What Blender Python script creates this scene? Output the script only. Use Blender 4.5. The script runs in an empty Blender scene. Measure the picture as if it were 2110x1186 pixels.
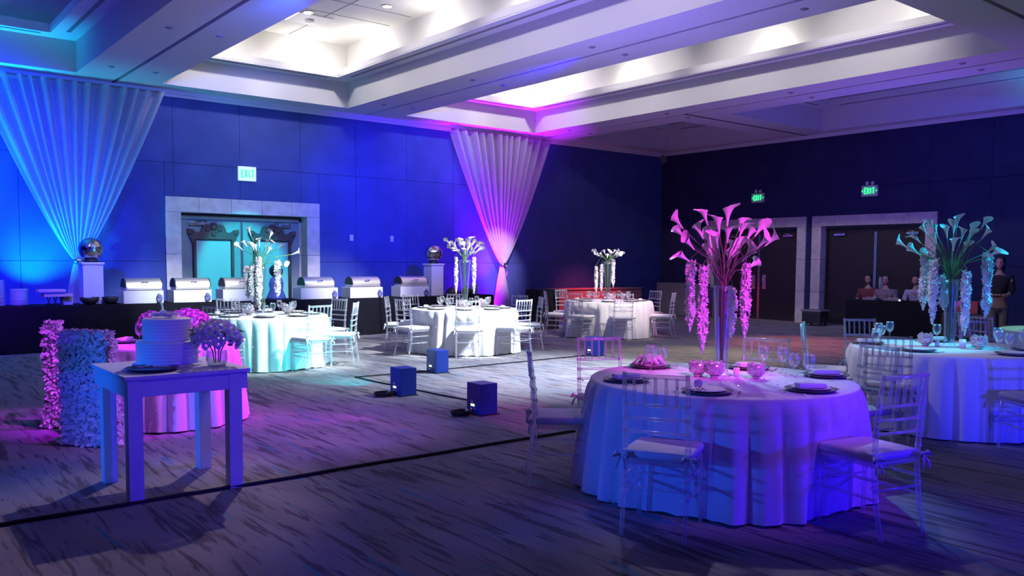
import bpy, bmesh, math, random
from math import sin, cos, pi, radians, sqrt, atan2, hypot
from mathutils import Vector, Matrix, noise
random.seed(7)
S = bpy.context.scene
COL = S.collection

# ------------------------------------------------------------------ camera
H = 1.6
YAW, PITCH, ROLL = .6791, -.0646, .0066
F = Vector((sin(YAW)*cos(PITCH), cos(YAW)*cos(PITCH), sin(PITCH)))
r_ = Vector((cos(YAW), -sin(YAW), 0)); u_ = r_.cross(F)
cr = r_*cos(ROLL)+u_*sin(ROLL); cu = -r_*sin(ROLL)+u_*cos(ROLL)
cam = bpy.data.cameras.new('camera')
cam.sensor_width = 36; cam.lens = 36*1735.9/2110; cam.shift_y = (649.9-593)/2110
cam.clip_start = .05; cam.clip_end = 100
co = bpy.data.objects.new('camera', cam); COL.objects.link(co)
M = Matrix((cr, cu, -F)).transposed().to_4x4(); M.translation = Vector((0, 0, H))
co.matrix_world = M
S.camera = co
# ------------------------------------------------------------------ world, exposure
w = bpy.data.worlds.new('world'); S.world = w; w.use_nodes = True
w.node_tree.nodes['Background'].inputs[0].default_value = (.01, .012, .05, 1)
w.node_tree.nodes['Background'].inputs[1].default_value = .3
S.view_settings.view_transform = 'Standard'; S.view_settings.look = 'None'
S.view_settings.exposure = 0.4; S.view_settings.gamma = 1; S.view_settings.use_curve_mapping = False
S.cycles.max_bounces = 8; S.cycles.diffuse_bounces = 3; S.cycles.glossy_bounces = 3
S.cycles.transmission_bounces = 6; S.cycles.transparent_max_bounces = 24
S.cycles.sample_clamp_indirect = 3

# ------------------------------------------------------------------ lights
def spot(loc, to, col, e, ang=40, blend=.6, r=.06):
    l = bpy.data.lights.new('spot_lamp', 'SPOT'); l.color = col; l.energy = e
    l.spot_size = radians(ang); l.spot_blend = blend; l.shadow_soft_size = r
    o = bpy.data.objects.new('spot_lamp', l); COL.objects.link(o); o.location = loc
    o.rotation_euler = (Vector(to)-Vector(loc)).to_track_quat('-Z', 'Y').to_euler()
    return o
def point(loc, col, e, r=.05):
    l = bpy.data.lights.new('point_lamp', 'POINT'); l.color = col; l.energy = e; l.shadow_soft_size = r
    o = bpy.data.objects.new('point_lamp', l); COL.objects.link(o); o.location = loc; return o
BLUE = (.005, .015, 1); DBLUE = (.04, .0, 1); CYAN = (0, .62, 1); MAG = (1, .03, .9); VIO = (.38, .06, 1)
WARM = (1, .95, .84); PURP = (.32, 0, 1)
# wall washes on the wall with the drapes (blue lamps added under the ceiling, not room fixtures)
spot((0.5, 11, 4.6), (1.3, 17.6, 2.4), BLUE, 5500, 60, 1)
spot((9.6, 9.5, 4.8), (10.7, 17.6, 3.3), (.03, .0, 1), 3600, 40, 1)
spot((4.6, 9.5, 4.8), (5.6, 17.6, 2.8), (.02, .12, 1), 1100, 60, 1)
spot((9.0, 12.5, 4.8), (8.9, 17.6, 1.8), (.03, .13, 1), 700, 65, 1)
# doorway wash, teal
spot((6.4, 12.8, 4.75), (6.95, 17.9, 1.3), (.0, .85, .90), 2200, 21, .4)
spot((1.6, 12.0, 4.8), (3.6, 17.4, 3.2), (.12, .12, 1), 160, 42, 1)
# floor uplights behind the drapes
spot((2.75, 17.0, .9), (3.0, 17.62, 2.4), CYAN, 300, 100, 1, .03)
spot((2.2, 17.0, .9), (1.6, 16.9, 5), (0, .40, 1), 1300, 60, 1, .03)
spot((2.0, 16.8, 1.0), (3.6, 17.3, 1.9), (0, .75, 1), 200, 50, 1, .03)
spot((13.1, 17.0, .12), (13.45, 17.35, 5), (.42, .0, 1), 2600, 60, 1, .03)
spot((12.9, 16.9, .12), (13.0, 17.6, 1.0), (.45, 0, 1), 260, 110, 1, .03)
spot((11.0, 12.6, 4.85), (13.6, 17.35, 1.6), (1, .68, .95), 2600, 15, 1)  # spot under the ceiling aimed at the right drape's lower part
# right wall: barely lit
spot((13, 2.5, 4.6), (20.2, 7.0, 3.2), (.02, .02, 1), 500, 60, 1)
spot((13, 9, 4.6), (20.2, 12.5, 1.2), (.25, .15, 1), 80, 60, 1)
# cyan spot aimed up at the ceiling, far right
spot((18.6, 5.6, 3.9), (18.9, 5.6, 6), (0, .5, 1), 300, 120, 1)
# coffer cove lamps (real lamps standing in the trough above the ledge)
for y in (15.6, 13.2, 10.6, 8.0):
    point((8.72, y, 5.70), WARM, 14)
for x in (5.55, 7.9):
    point((x, 16.7, 5.70), WARM, 20)
for y in (16.0, 13.6, 9.8, 6.6):
    point((14.28, y, 5.70), WARM, 14)
point((12.2, 16.7, 5.70), WARM, 19); point((13.6, 16.7, 5.70), WARM, 19)
point((13.2, 5.8, 5.70), WARM, 20)
for x0, xf in ((7.04, 9.03), (12.58, 14.56)):    # lamps added under the coffer ceilings to brighten the fascias
    for y in (15.6, 13.0, 10.4, 7.8):
        spot((x0-1.1, y, 6.2), (xf, y, 5.15), (.98, .93, .95), 175, 62, .9, .08)
    for dx in (-.9, .9):
        spot((x0+dx, 14.6, 6.2), (x0+dx, 17.0, 5.15), (.98, .93, .95), 150, 62, .9, .08)
spot((12.6, 11, 6.2), (12.0, 10.0, 0), (.98, .93, .95), 60, 60, 1, .08)
spot((7.0, 13, 6.2), (7.5, 12, 0), (.98, .93, .95), 60, 60, 1, .08)
# lamps added low in the room to tint the soffits and coffers
spot((7.5, 8.5, .5), (7.5, 8.5, 5), (.24, .15, 1), 750, 110, 1, .4)
spot((-1.5, 9, .5), (.6, 13.5, 6), (.06, .02, 1), 900, 46, 1, .3)
spot((17.5, 7.5, .5), (17.8, 8.5, 5), (.06, .09, 1), 1100, 90, 1, .3)
spot((-3.0, 3, .6), (2.5, 9, 6), (.22, .12, 1), 620, 62, 1, .4)
spot((14.5, 7, .5), (16, 9, 5), (.25, .10, 1), 330, 140, 1, .4)
# dance floor
spot((9.7, 6.8, 4.85), (7.9, 9.2, 0), (.66, .76, 1), 3000, 60, 1)
spot((4.3, 4.8, 4.85), (3.2, 7.9, 0), (.50, .16, 1), 600, 45, 1)
spot((15.2, 9.2, 4.85), (11.2, 9.2, 0), (1, .86, .42), 700, 42, 1)
spot((15.2, 12.2, 4.85), (15.0, 9.0, 0), (1, .22, .25), 700, 50, 1)
spot((.5, 2.2, 4.5), (1.0, 5.2, 0), (.06, .05, 1), 60, 75, 1)
# pin spots on the tables
spot((9.7, 8.0, 4.85), (8.5, 11.9, .6), (.88, .97, 1), 3600, 27, .8)
spot((6.8, 9.96, .30), (8.4, 11.9, .5), (.25, .75, 1), 380, 60, .8, .02)
spot((7.2, 8.4, 4.85), (5.4, 12.1, .8), (.82, .98, 1), 3000, 33, .8)
spot((5.2, 6.6, 4.8), (5.15, 12.4, 1.5), (1, .95, 1), 1300, 12, .8)
spot((9.0, 6.8, 4.8), (8.8, 12.2, 1.45), (1, 1, .95), 2000, 13, .8)
spot((12.5, 7.6, 4.8), (13.1, 12.9, 1.5), (1, .98, .95), 1400, 12, .8)
spot((5.28, 8.84, .30), (5.15, 12.0, .35), (0, .85, .95), 190, 55, .8, .02)
spot((11.6, 8.6, 4.85), (12.9, 12.7, .7), (1, .9, .86), 1200, 26, .8)
spot((15.2, 9.6, 4.85), (13.3, 12.7, .6), (1, .45, .85), 600, 26, .8)
spot((4.2, 7.6, 4.8), (2.6, 8.6, .7), (.5, .0, 1), 1700, 26, .8)
spot((2.6, 6.4, 4.8), (1.75, 9.0, .7), (.6, .05, 1), 700, 14, .8)
spot((5.1, 7.0, .30), (2.7, 8.4, .45), (.75, 0, 1), 130, 45, .8, .02)
# first table: added blue lamps behind the camera, magenta pin spot on the flowers
spot((6.6, -1.4, .8), (5.0, 3.1, .42), (.02, .0, 1), 520, 34, .8, .22)
spot((2.6, -1.2, .7), (4.5, 3.0, .40), (.015, .01, 1), 90, 30, .8, .15)
spot((5.6, -.2, 4.6), (5.2, 3.1, .6), (.17, .0, 1), 300, 18, .9)
spot((6.9, 6.6, 4.8), (4.6, 3.3, .6), (.72, .60, 1), 260, 24, .9)  # added backlight for the chair seats and table top
spot((3.2, -.6, 3.9), (5.1, 3.8, 1.5), (1, .06, .95), 1200, 18, .6)
spot((5.2, 1.2, 4.7), (5.0, 3.4, .7), (.50, .14, 1), 190, 34, 1)
spot((8.4, 6.9, 4.8), (5.8, 4.0, .8), (.3, .85, 1), 420, 20, .8)
spot((-1.5, 4.5, 1.0), (4.1, 3.6, .35), (.01, .09, 1), 420, 16, .8)
# second table: cyan pin spot
spot((11.0, 1.0, 4.5), (8.9, 3.8, 1.5), (0, .62, 1), 1300, 21, .6)
spot((4.6, -1.2, .9), (8.5, 3.0, .40), (.02, .02, 1), 900, 26, .9, .03)  # added blue lamp behind the camera, for the skirt
spot((6.0, .8, 4.7), (8.6, 3.7, .7), (.35, .33, 1), 160, 26, .9)
spot((6.5, 6.6, 4.8), (8.4, 4.2, .9), (.8, .78, 1), 330, 26, .9)
spot((14, 1.5, 4.7), (12.3, 3.8, .8), (.25, 1, .55), 520, 26, .9)
# cake table and covered chairs
spot((1.9, -.5, .9), (1.95, 6.1, .5), (.035, .0, 1), 520, 20, .9, .03)  # added low blue lamp for the front of the cake table
spot((3.4, 2.8, 4.7), (2.0, 6.1, .9), (.75, .5, 1), 45, 26, .9)
spot((-4.2, 5.0, 1.6), (1.7, 6.9, .6), (0, .13, 1), 1100, 22, .9)
spot((4.6, 9.6, 4.8), (2.1, 6.4, .9), (.9, .66, .8), 420, 24, .9)
# buffet
spot((6.2, 12.6, 4.85), (6.4, 16.3, .8), (.9, .93, 1), 260, 70, 1)
spot((5.6, 9.6, 4.8), (5.2, 16.2, 1.0), (.86, .96, 1), 2300, 19, .9)
spot((8.6, 9.6, 4.8), (8.8, 16.2, 1.0), (.95, .92, 1), 2500, 21, .9)
spot((3.0, 12.5, 4.85), (3.6, 16.3, 1.2), (.75, .6, 1), 260, 22, 1)
spot((9.6, 12.6, 4.85), (10.6, 16.3, 1.2), (1, .8, .95), 260, 28, 1)
spot((0.3, 13.5, 3.0), (2.3, 16.3, .9), (1, 0, .85), 120, 30, 1)
spot((16.2, 14.6, 4.8), (16.6, 16.9, .1), (1, .08, .14), 1500, 36, 1)
spot((17.2, 11.5, 4.8), (19.4, 8.8, .9), (.5, .35, 1), 8, 50, 1)

# ------------------------------------------------------------------ materials
MATS = {}
def mat(name, col, rough=.6, metal=0, **k):
    if name in MATS: return MATS[name]
    m = bpy.data.materials.new(name); m.use_nodes = True; n = m.node_tree.nodes; l = m.node_tree.links
    b = n['Principled BSDF']
    b.inputs['Base Color'].default_value = (*col, 1); b.inputs['Roughness'].default_value = rough
    b.inputs['Metallic'].default_value = metal
    if 'spec' in k: b.inputs['Specular IOR Level'].default_value = k['spec']
    if 'sheen' in k: b.inputs['Sheen Weight'].default_value = k['sheen']
    if 'emit' in k:
        b.inputs['Emission Color'].default_value = (*k['emit'], 1); b.inputs['Emission Strength'].default_value = k.get('es', 1)
    if 'trans' in k: b.inputs['Transmission Weight'].default_value = k['trans']
    if 'vary' in k:   # gentle colour mottling
        t = n.new('ShaderNodeTexNoise'); t.inputs['Scale'].default_value = k.get('vs', 8); t.inputs['Detail'].default_value = 4
        g = n.new('ShaderNodeTexCoord'); l.new(g.outputs['Object'], t.inputs['Vector'])
        r = n.new('ShaderNodeValToRGB'); v = k['vary']
        r.color_ramp.elements[0].position = .3; r.color_ramp.elements[1].position = .7
        r.color_ramp.elements[0].color = (*[c*(1-v) for c in col], 1)
        r.color_ramp.elements[1].color = (*[min(1, c*(1+v)) for c in col], 1)
        l.new(t.outputs['Fac'], r.inputs['Fac']); l.new(r.outputs['Color'], b.inputs['Base Color'])
    if 'bump' in k:
        t = n.new('ShaderNodeTexNoise'); t.inputs['Scale'].default_value = k.get('bs', 60); t.inputs['Detail'].default_value = 3
        g = n.new('ShaderNodeTexCoord'); l.new(g.outputs['Object'], t.inputs['Vector'])
        bu = n.new('ShaderNodeBump'); bu.inputs['Strength'].default_value = k['bump']; bu.inputs['Distance'].default_value = .02
        l.new(t.outputs['Fac'], bu.inputs['Height']); l.new(bu.outputs['Normal'], b.inputs['Normal'])
    MATS[name] = m; return m
def acrylic(name, tint, body, op, gl=.5):
    m = bpy.data.materials.new(name); m.use_nodes = True; n = m.node_tree.nodes; l = m.node_tree.links
    n.clear(); out = n.new('ShaderNodeOutputMaterial')
    tr = n.new('ShaderNodeBsdfTransparent'); tr.inputs[0].default_value = (*tint, 1)
    g = n.new('ShaderNodeBsdfGlossy'); g.inputs[0].default_value = (*[min(1, c*1.15) for c in body], 1); g.inputs['Roughness'].default_value = .22
    d = n.new('ShaderNodeBsdfDiffuse'); d.inputs[0].default_value = (*body, 1)
    t = n.new('ShaderNodeBsdfTranslucent'); t.inputs[0].default_value = (*body, 1)
    dt = n.new('ShaderNodeMixShader'); dt.inputs[0].default_value = .4
    p = n.new('ShaderNodeMixShader'); p.inputs[0].default_value = gl
    l.new(d.outputs[0], dt.inputs[1]); l.new(t.outputs[0], dt.inputs[2]); l.new(dt.outputs[0], p.inputs[1]); l.new(g.outputs[0], p.inputs[2])
    lw = n.new('ShaderNodeLayerWeight'); lw.inputs[0].default_value = .45
    mp = n.new('ShaderNodeMapRange'); mp.inputs['To Min'].default_value = op[0]; mp.inputs['To Max'].default_value = op[1]
    mx = n.new('ShaderNodeMixShader')
    l.new(lw.outputs['Facing'], mp.inputs['Value']); l.new(mp.outputs[0], mx.inputs[0])
    l.new(tr.outputs[0], mx.inputs[1]); l.new(p.outputs[0], mx.inputs[2]); l.new(mx.outputs[0], out.inputs[0])
    MATS[name] = m; return m
def sheer(name):
    m = bpy.data.materials.new(name); m.use_nodes = True; n = m.node_tree.nodes; l = m.node_tree.links
    n.clear(); out = n.new('ShaderNodeOutputMaterial')
    tr = n.new('ShaderNodeBsdfTransparent'); d = n.new('ShaderNodeBsdfDiffuse'); d.inputs[0].default_value = (.8, .8, .82, 1)
    t = n.new('ShaderNodeBsdfTranslucent'); t.inputs[0].default_value = (.75, .75, .78, 1)
    a = n.new('ShaderNodeMixShader'); a.inputs[0].default_value = .45
    b = n.new('ShaderNodeMixShader'); b.inputs[0].default_value = .72
    tc = n.new('ShaderNodeTexCoord'); nt = n.new('ShaderNodeTexNoise'); nt.inputs['Scale'].default_value = 90
    mr = n.new('ShaderNodeMapRange'); mr.inputs['From Min'].default_value = .3; mr.inputs['From Max'].default_value = .7
    mr.inputs['To Min'].default_value = .5; mr.inputs['To Max'].default_value = .85
    l.new(tc.outputs['Object'], nt.inputs['Vector']); l.new(nt.outputs['Fac'], mr.inputs['Value']); l.new(mr.outputs[0], b.inputs[0])
    l.new(d.outputs[0], a.inputs[1]); l.new(t.outputs[0], a.inputs[2])
    l.new(tr.outputs[0], b.inputs[1]); l.new(a.outputs[0], b.inputs[2]); l.new(b.outputs[0], out.inputs[0])
    MATS[name] = m; return m
def carpet():
    m = bpy.data.materials.new('carpet'); m.use_nodes = True; n = m.node_tree.nodes; l = m.node_tree.links
    b = n['Principled BSDF']; b.inputs['Roughness'].default_value = .95; b.inputs['Specular IOR Level'].default_value = .1
    tc = n.new('ShaderNodeTexCoord')
    def nz(sc, det, dist, seed):
        mp = n.new('ShaderNodeMapping'); mp.inputs['Scale'].default_value = (*sc, 1); mp.inputs['Location'].default_value = (seed, seed*.7, 0)
        t = n.new('ShaderNodeTexNoise'); t.inputs['Scale'].default_value = 1; t.inputs['Detail'].default_value = det
        t.inputs['Roughness'].default_value = .6; t.inputs['Distortion'].default_value = dist
        l.new(tc.outputs['Object'], mp.inputs['Vector']); l.new(mp.outputs[0], t.inputs['Vector']); return t.outputs['Fac']
    def ramp(f, a, c, pa, pb):
        r = n.new('ShaderNodeValToRGB'); r.color_ramp.elements[0].position = pa; r.color_ramp.elements[1].position = pb
        r.color_ramp.elements[0].color = (*a, 1); r.color_ramp.elements[1].color = (*c, 1); l.new(f, r.inputs[0]); return r.outputs[0]
    def mix(f, a, c):
        x = n.new('ShaderNodeMix'); x.data_type = 'RGBA'; l.new(f, x.inputs[0]); l.new(a, x.inputs[6]); l.new(c, x.inputs[7]); return x.outputs[2]
    # stepped cells 25 cm wide give the plank look of the pattern
    base = ramp(nz((3.2, .8), 3, .3, 3), (.30, .28, .27), (.44, .42, .41), .38, .62)
    tint = ramp(nz((1.6, .9), 1, 0, 31), (.30, .31, .33), (.40, .36, .34), .45, .55)
    dark = ramp(nz((11, 1.0), 6, .5, 9), (0, 0, 0), (1, 1, 1), .55, .61)
    dark2 = ramp(nz((20, 1.6), 4, .4, 17), (0, 0, 0), (1, 1, 1), .57, .63)
    teal = ramp(nz((9, 1.0), 4, .5, 51), (0, 0, 0), (1, 1, 1), .63, .66)
    dk = n.new('ShaderNodeRGB'); dk.outputs[0].default_value = (.17, .16, .165, 1)
    tl = n.new('ShaderNodeRGB'); tl.outputs[0].default_value = (.16, .34, .42, 1)
    half = n.new('ShaderNodeValue'); half.outputs[0].default_value = .5
    c = mix(half.outputs[0], base, tint); c = mix(teal, c, tl.outputs[0]); c = mix(dark, c, dk.outputs[0]); c = mix(dark2, c, dk.outputs[0])
    l.new(c, b.inputs['Base Color'])
    t = n.new('ShaderNodeTexNoise'); t.inputs['Scale'].default_value = 350; l.new(tc.outputs['Object'], t.inputs['Vector'])
    bu = n.new('ShaderNodeBump'); bu.inputs['Strength'].default_value = .5; bu.inputs['Distance'].default_value = .01
    l.new(t.outputs['Fac'], bu.inputs['Height']); l.new(bu.outputs[0], b.inputs['Normal'])
    return m
CARPET = carpet()
PAINT = mat('ceiling_paint', (.70, .69, .68), .8)
BACKING = mat('wall_backing', (.03, .04, .09), .9)
SLOT = mat('black_slot', (.015, .015, .018), .7)
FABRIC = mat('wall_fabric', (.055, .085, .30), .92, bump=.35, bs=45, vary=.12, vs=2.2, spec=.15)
FABRIC2 = mat('shaded_wall_fabric', (.030, .032, .10), .92, bump=.3, bs=45, vary=.12, vs=2.2, spec=.15)  # same fabric as the back wall, low light put into its colour
STONE = mat('stone', (.60, .55, .52), .7, vary=.14, vs=5)
DOOR = mat('door_veneer', (.20, .24, .24), .5, vary=.1, vs=3)
DARKDOOR = mat('dark_door', (.014, .010, .014), .45)
CARVED = mat('carved_wood', (.07, .03, .03), .5, bump=.6, bs=50)
MIRRORP = mat('mirror_pane', (.26, .34, .34), .5, .1)
STEEL = mat('brushed_steel', (.75, .73, .72), .25, 1)
CHROME = mat('chrome', (.9, .88, .86), .08, 1)
GOLDST = mat('polished_chafer', (.92, .86, .74), .36, .85)
BLACKP = mat('black_plastic', (.02, .02, .024), .45)
BLACKC = mat('black_cloth', (.012, .012, .018), .95, spec=.1)
UPL = mat('uplight_shell', (.012, .05, .34), .4)
CLOTH = mat('white_cloth', (.80, .80, .80), .85, bump=.15, bs=240, sheen=.2)
CUSH = mat('white_cushion', (.82, .82, .82), .8, bump=.1, bs=120)
WBOX = mat('white_riser', (.78, .78, .78), .55)
PED = mat('white_pedestal', (.76, .76, .77), .5)
NAP = mat('napkin_satin', (.80, .80, .80), .5, bump=.3, bs=40)
PLATE = mat('china', (.82, .82, .82), .25)
CHARGER = mat('charger', (.20, .19, .20), .35, .3)
SILVER = mat('cutlery', (.8, .78, .74), .2, 1)
ACR = acrylic('clear_acrylic', (.98, .98, 1), (.9, .92, .98), (.22, .75), .4)
GLASS = acrylic('drinking_glass', (.98, .98, .99), (.85, .87, .9), (.03, .6), .8)
VGLASS = acrylic('vase_glass', (.95, .96, .98), (.6, .65, .75), (.03, .55), .8)
SHEER = sheer('sheer_drape')
PETAL = mat('white_petal', (.82, .81, .80), .55)
LILY = mat('lily_petal', (.84, .82, .80), .45)
STEM = mat('green_stem', (.10, .22, .06), .5, vary=.25, vs=6)
STEMD = mat('dark_stem', (.13, .12, .10), .55)
YEL = mat('spadix', (.8, .6, .1), .6)
GLITTER = mat('crystal_globe', (.80, .68, .70), .22, .6)
CRYST = mat('crystal_bead', (.95, .95, .97), .12, 0, spec=1)
FROST = mat('buttercream', (.82, .80, .74), .6, bump=.25, bs=25)
ROSE = mat('rose_petals', (.88, .80, .84), .6)
PINKF = mat('pink_petals', (.82, .45, .62), .6)
WAX = mat('candle_wax', (.85, .84, .80), .5)
TBLW = mat('painted_table', (.66, .66, .72), .55)
TRAY = mat('dark_tray', (.05, .05, .08), .3)
GREYP = mat('grey_panel', (.20, .19, .22), .6)
REDC = mat('red_cloth', (.42, .22, .22), .8)
HAIR = mat('hair', (.015, .012, .012), .6)
SKIN = mat('skin', (.45, .28, .20), .6)
GREEN = mat('exit_green', (.0, .4, .1), .5, emit=(.02, 1, .18), es=2.2)
EXITW = mat('exit_face', (.6, .6, .58), .4)
EXITL = mat('exit_lit_face', (.7, .75, .7), .4, emit=(.6, .85, .75), es=.5)
LED = mat('display_led', (.3, .3, .05), .4, emit=(.9, .95, .3), es=2.5)
LAMPG = mat('lamp_glow', (1, 1, 1), .4, emit=(1, .96, .86), es=12)
WOODP = mat('pale_crate', (.55, .42, .42), .6)
CABLE = mat('cable_rubber', (.012, .012, .012), .6)
BLUEG = mat('blue_glaze', (.20, .24, .55), .35)
CYANV = mat('teal_velvet', (.15, .16, .35), .7)

# ------------------------------------------------------------------ mesh helpers
def B(): return bmesh.new()
def box(bm, c, s, rz=0, bev=0):
    v = bmesh.ops.create_cube(bm, size=1)['verts']
    bmesh.ops.scale(bm, vec=s, verts=v)
    if bev: 
        e = list({e for q in v for e in q.link_edges})
        g = bmesh.ops.bevel(bm, geom=e, offset=bev, segments=2, affect='EDGES', profile=.6)
        v = list({q for f in g['faces'] for q in f.verts} | {q for q in v if q.is_valid})
    if rz: bmesh.ops.rotate(bm, cent=(0, 0, 0), matrix=Matrix.Rotation(rz, 3, 'Z'), verts=v)
    bmesh.ops.translate(bm, vec=c, verts=v); return v
def box2(bm, a, b, bev=0):
    return box(bm, [(p+q)/2 for p, q in zip(a, b)], [abs(q-p) for p, q in zip(a, b)], 0, bev)
def tube(bm, pts, r, n=8, cap=True):
    pts = [Vector(p) for p in pts]; rs = r if isinstance(r, (list, tuple)) else [r]*len(pts)
    rings = []; up = None
    for i, p in enumerate(pts):
        t = (pts[min(i+1, len(pts)-1)]-pts[max(i-1, 0)]).normalized()
        if up is None: up = t.orthogonal().normalized()
        up = (up-t*up.dot(t)); up = up.normalized() if up.length > 1e-6 else t.orthogonal().normalized()
        s = t.cross(up)
        rings.append([bm.verts.new(p+(up*cos(a)+s*sin(a))*rs[i]) for a in [2*pi*k/n for k in range(n)]])
    for a, b in zip(rings, rings[1:]):
        for k in range(n):
            f = bm.faces.new((a[k], a[(k+1) % n], b[(k+1) % n], b[k])); f.smooth = True
    if cap:
        bm.faces.new(rings[0][::-1]); bm.faces.new(rings[-1])
    return rings
def lathe(bm, prof, n=24, c=(0, 0, 0), smooth=True, capb=False, capt=False):
    rings = []
    for r, z in prof:
        rings.append([bm.verts.new((c[0]+r*cos(2*pi*k/n), c[1]+r*sin(2*pi*k/n), c[2]+z)) for k in range(n)])
    for a, b in zip(rings, rings[1:]):
        for k in range(n):
            f = bm.faces.new((a[k], a[(k+1) % n], b[(k+1) % n], b[k])); f.smooth = smooth
    if capb: bm.faces.new(rings[0][::-1])
    if capt: bm.faces.new(rings[-1])
def ico(bm, c, r, sub=1, sc=(1, 1, 1), smooth=True):
    v = bmesh.ops.create_icosphere(bm, subdivisions=sub, radius=r)['verts']
    bmesh.ops.scale(bm, vec=sc, verts=v); bmesh.ops.translate(bm, vec=c, verts=v)
    if smooth:
        for q in v:
            for f in q.link_faces: f.smooth = True
    return v
def mesh(bm, m, name='mesh'):
    me = bpy.data.meshes.new(name); bmesh.ops.recalc_face_normals(bm, faces=bm.faces) if False else None
    bm.to_mesh(me); bm.free(); me.materials.append(m); return me
def put(name, me, parent=None, loc=(0, 0, 0), rot=(0, 0, 0), label=None):
    o = bpy.data.objects.new(name, me); COL.objects.link(o)
    if parent is not None: o.parent = parent
    o.location = loc; o.rotation_euler = rot
    if label: o['label'] = label
    return o
def obj(name, bm, m, parent=None, loc=(0, 0, 0), rot=(0, 0, 0), label=None):
    return put(name, mesh(bm, m, name), parent, loc, rot, label)
def tag(o, label, cat, group=None):
    o['label'] = label; o['category'] = cat
    if group: o['group'] = group
    return o
def thing(name, label, cat, loc=(0, 0, 0), rz=0, group=None):
    o = bpy.data.objects.new(name, None); COL.objects.link(o); o.empty_display_size = .1
    o.location = loc; o.rotation_euler = (0, 0, rz); return tag(o, label, cat, group)
def struct(name, bm, m, parent=None, loc=(0, 0, 0)):
    o = obj(name, bm, m, parent, loc)
    if parent is None: o['kind'] = 'structure'
    return o

# ------------------------------------------------------------------ room shell
WY, WX, ZS, ZL, ZC = 17.62, 20.2, 4.95, 5.5, 6.3
XL, YB = -7.0, -5.0
bm = B(); box2(bm, (XL, YB, -.1), (WX+.6, WY+.6, 0)); struct('floor', bm, CARPET)
# back wall with the drapes: a backing with the door opening, fabric panels in front
bm = B()
box2(bm, (XL, WY+.03, 0), (5.3, WY+.45, ZS+.2)); box2(bm, (8.56, WY+.03, 0), (WX+.6, WY+.45, ZS+.2)); box2(bm, (5.3, WY+.03, 2.8), (8.56, WY+.45, ZS+.2))
wallA = struct('wall_back', bm, BACKING)
def panel_A(x0, x1, z0, z1, m=FABRIC):
    g = .003; bm = B(); box2(bm, (x0+g, WY, z0+g), (x1-g, WY+.03, z1-g), .004); return obj('wall_panel', bm, m, wallA)
xs = [5.43+1.37*k for k in range(-9, 11)]; xs = [x for x in xs if XL < x < WX]; xs = [XL]+xs+[WX]
zs = [0, 1.55, 3.53, ZS+.1]
for a, b in zip(xs, xs[1:]):
    for z0, z1 in zip(zs, zs[1:]):
        if b <= 5.25 or a >= 8.61 or z0 >= 2.86: panel_A(a, b, z0, z1); continue
        if z0 < 2.86 < z1:   # the piece above the door
            panel_A(max(a, 5.25), min(b, 8.61), 2.86, z1)
        if a < 5.25: panel_A(a, 5.25, z0, z1)
        if b > 8.61: panel_A(8.61, b, z0, z1)
# right wall
bm = B()
def wb(y0, y1, z0, z1): box2(bm, (WX+.03, y0, z0), (WX+.5, y1, z1))
wb(YB, 9.25, 0, ZS+.2); wb(12.37, 12.64, 0, ZS+.2); wb(15.78, WY+.45, 0, ZS+.2); wb(9.25, 12.37, 2.78, ZS+.2); wb(12.64, 15.78, 2.78, ZS+.2)
wallB = struct('wall_right', bm, BACKING)
def panel_B(y0, y1, z0, z1):
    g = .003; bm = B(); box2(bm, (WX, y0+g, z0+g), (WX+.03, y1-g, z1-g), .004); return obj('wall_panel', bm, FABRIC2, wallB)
ys = [YB]+[WY-1.37*k for k in range(16, -1, -1)]; ys = [y for y in ys if y >= YB]
for a, b in zip(ys, ys[1:]):
    for z0, z1 in zip(zs, zs[1:]):
        if z0 >= 2.83: panel_B(a, b, z0, z1); continue
        segs = [(a, b)]
        for d0, d1 in ((9.18, 12.42), (12.59, 15.83)):
            ns = []
            for s0, s1 in segs:
                if s1 <= d0 or s0 >= d1: ns.append((s0, s1)); continue
                if s0 < d0: ns.append((s0, d0))
                if s1 > d1: ns.append((d1, s1))
                if z1 > 2.83: 
                    q0, q1 = max(s0, d0), min(s1, d1); panel_B(q0, q1, 2.83, z1)
            segs = ns
        for s0, s1 in segs:
            if s1-s0 > .02: panel_B(s0, s1, z0, z1)
bm = B(); box2(bm, (XL-.2, YB, 0), (XL, WY, ZC)); struct('wall_left', bm, FABRIC)
bm = B(); box2(bm, (XL, YB-.2, 0), (WX+.6, YB, ZC)); struct('wall_front', bm, FABRIC)

# ------------------------------------------------------------------ ceiling
ceil = bpy.data.objects.new('ceiling', None); COL.objects.link(ceil); ceil['kind'] = 'structure'
bm = B(); box2(bm, (XL, YB, ZC), (WX+.6, WY+.6, ZC+.1)); o = obj('upper_ceiling', bm, PAINT, ceil)
tr = [4.31+5.45*k for k in (-2, -1, 0, 1, 2, 3)]
cof = []
for k in range(5):
    x0, x1 = tr[k]+.74, tr[k+1]-.74
    if k == 4: x1 = 19.75
    if x0 < XL: x0 = XL
    if k == 4:
        cof += [(x0, x1, 13.3, 17.0), (x0, x1, 5.5, 11.95)]
    else: cof.append((x0, x1, 5.5, 17.0))
    cof.append((x0, x1, YB+.5, 4.0))
# soffit = everything at ZS except the openings; beams are boxes ZS..ZC
def soffit(x0, x1, y0, y1):
    bm = B(); box2(bm, (x0, y0, ZS), (x1, y1, ZC)); return obj('soffit_beam', bm, PAINT, ceil)
edges = [XL]+[v for k in range(5) for v in (tr[k]+.74 if k or 1 else 0, (tr[k+1]-.74) if k < 4 else 19.75)]+[WX+.6]
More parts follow.
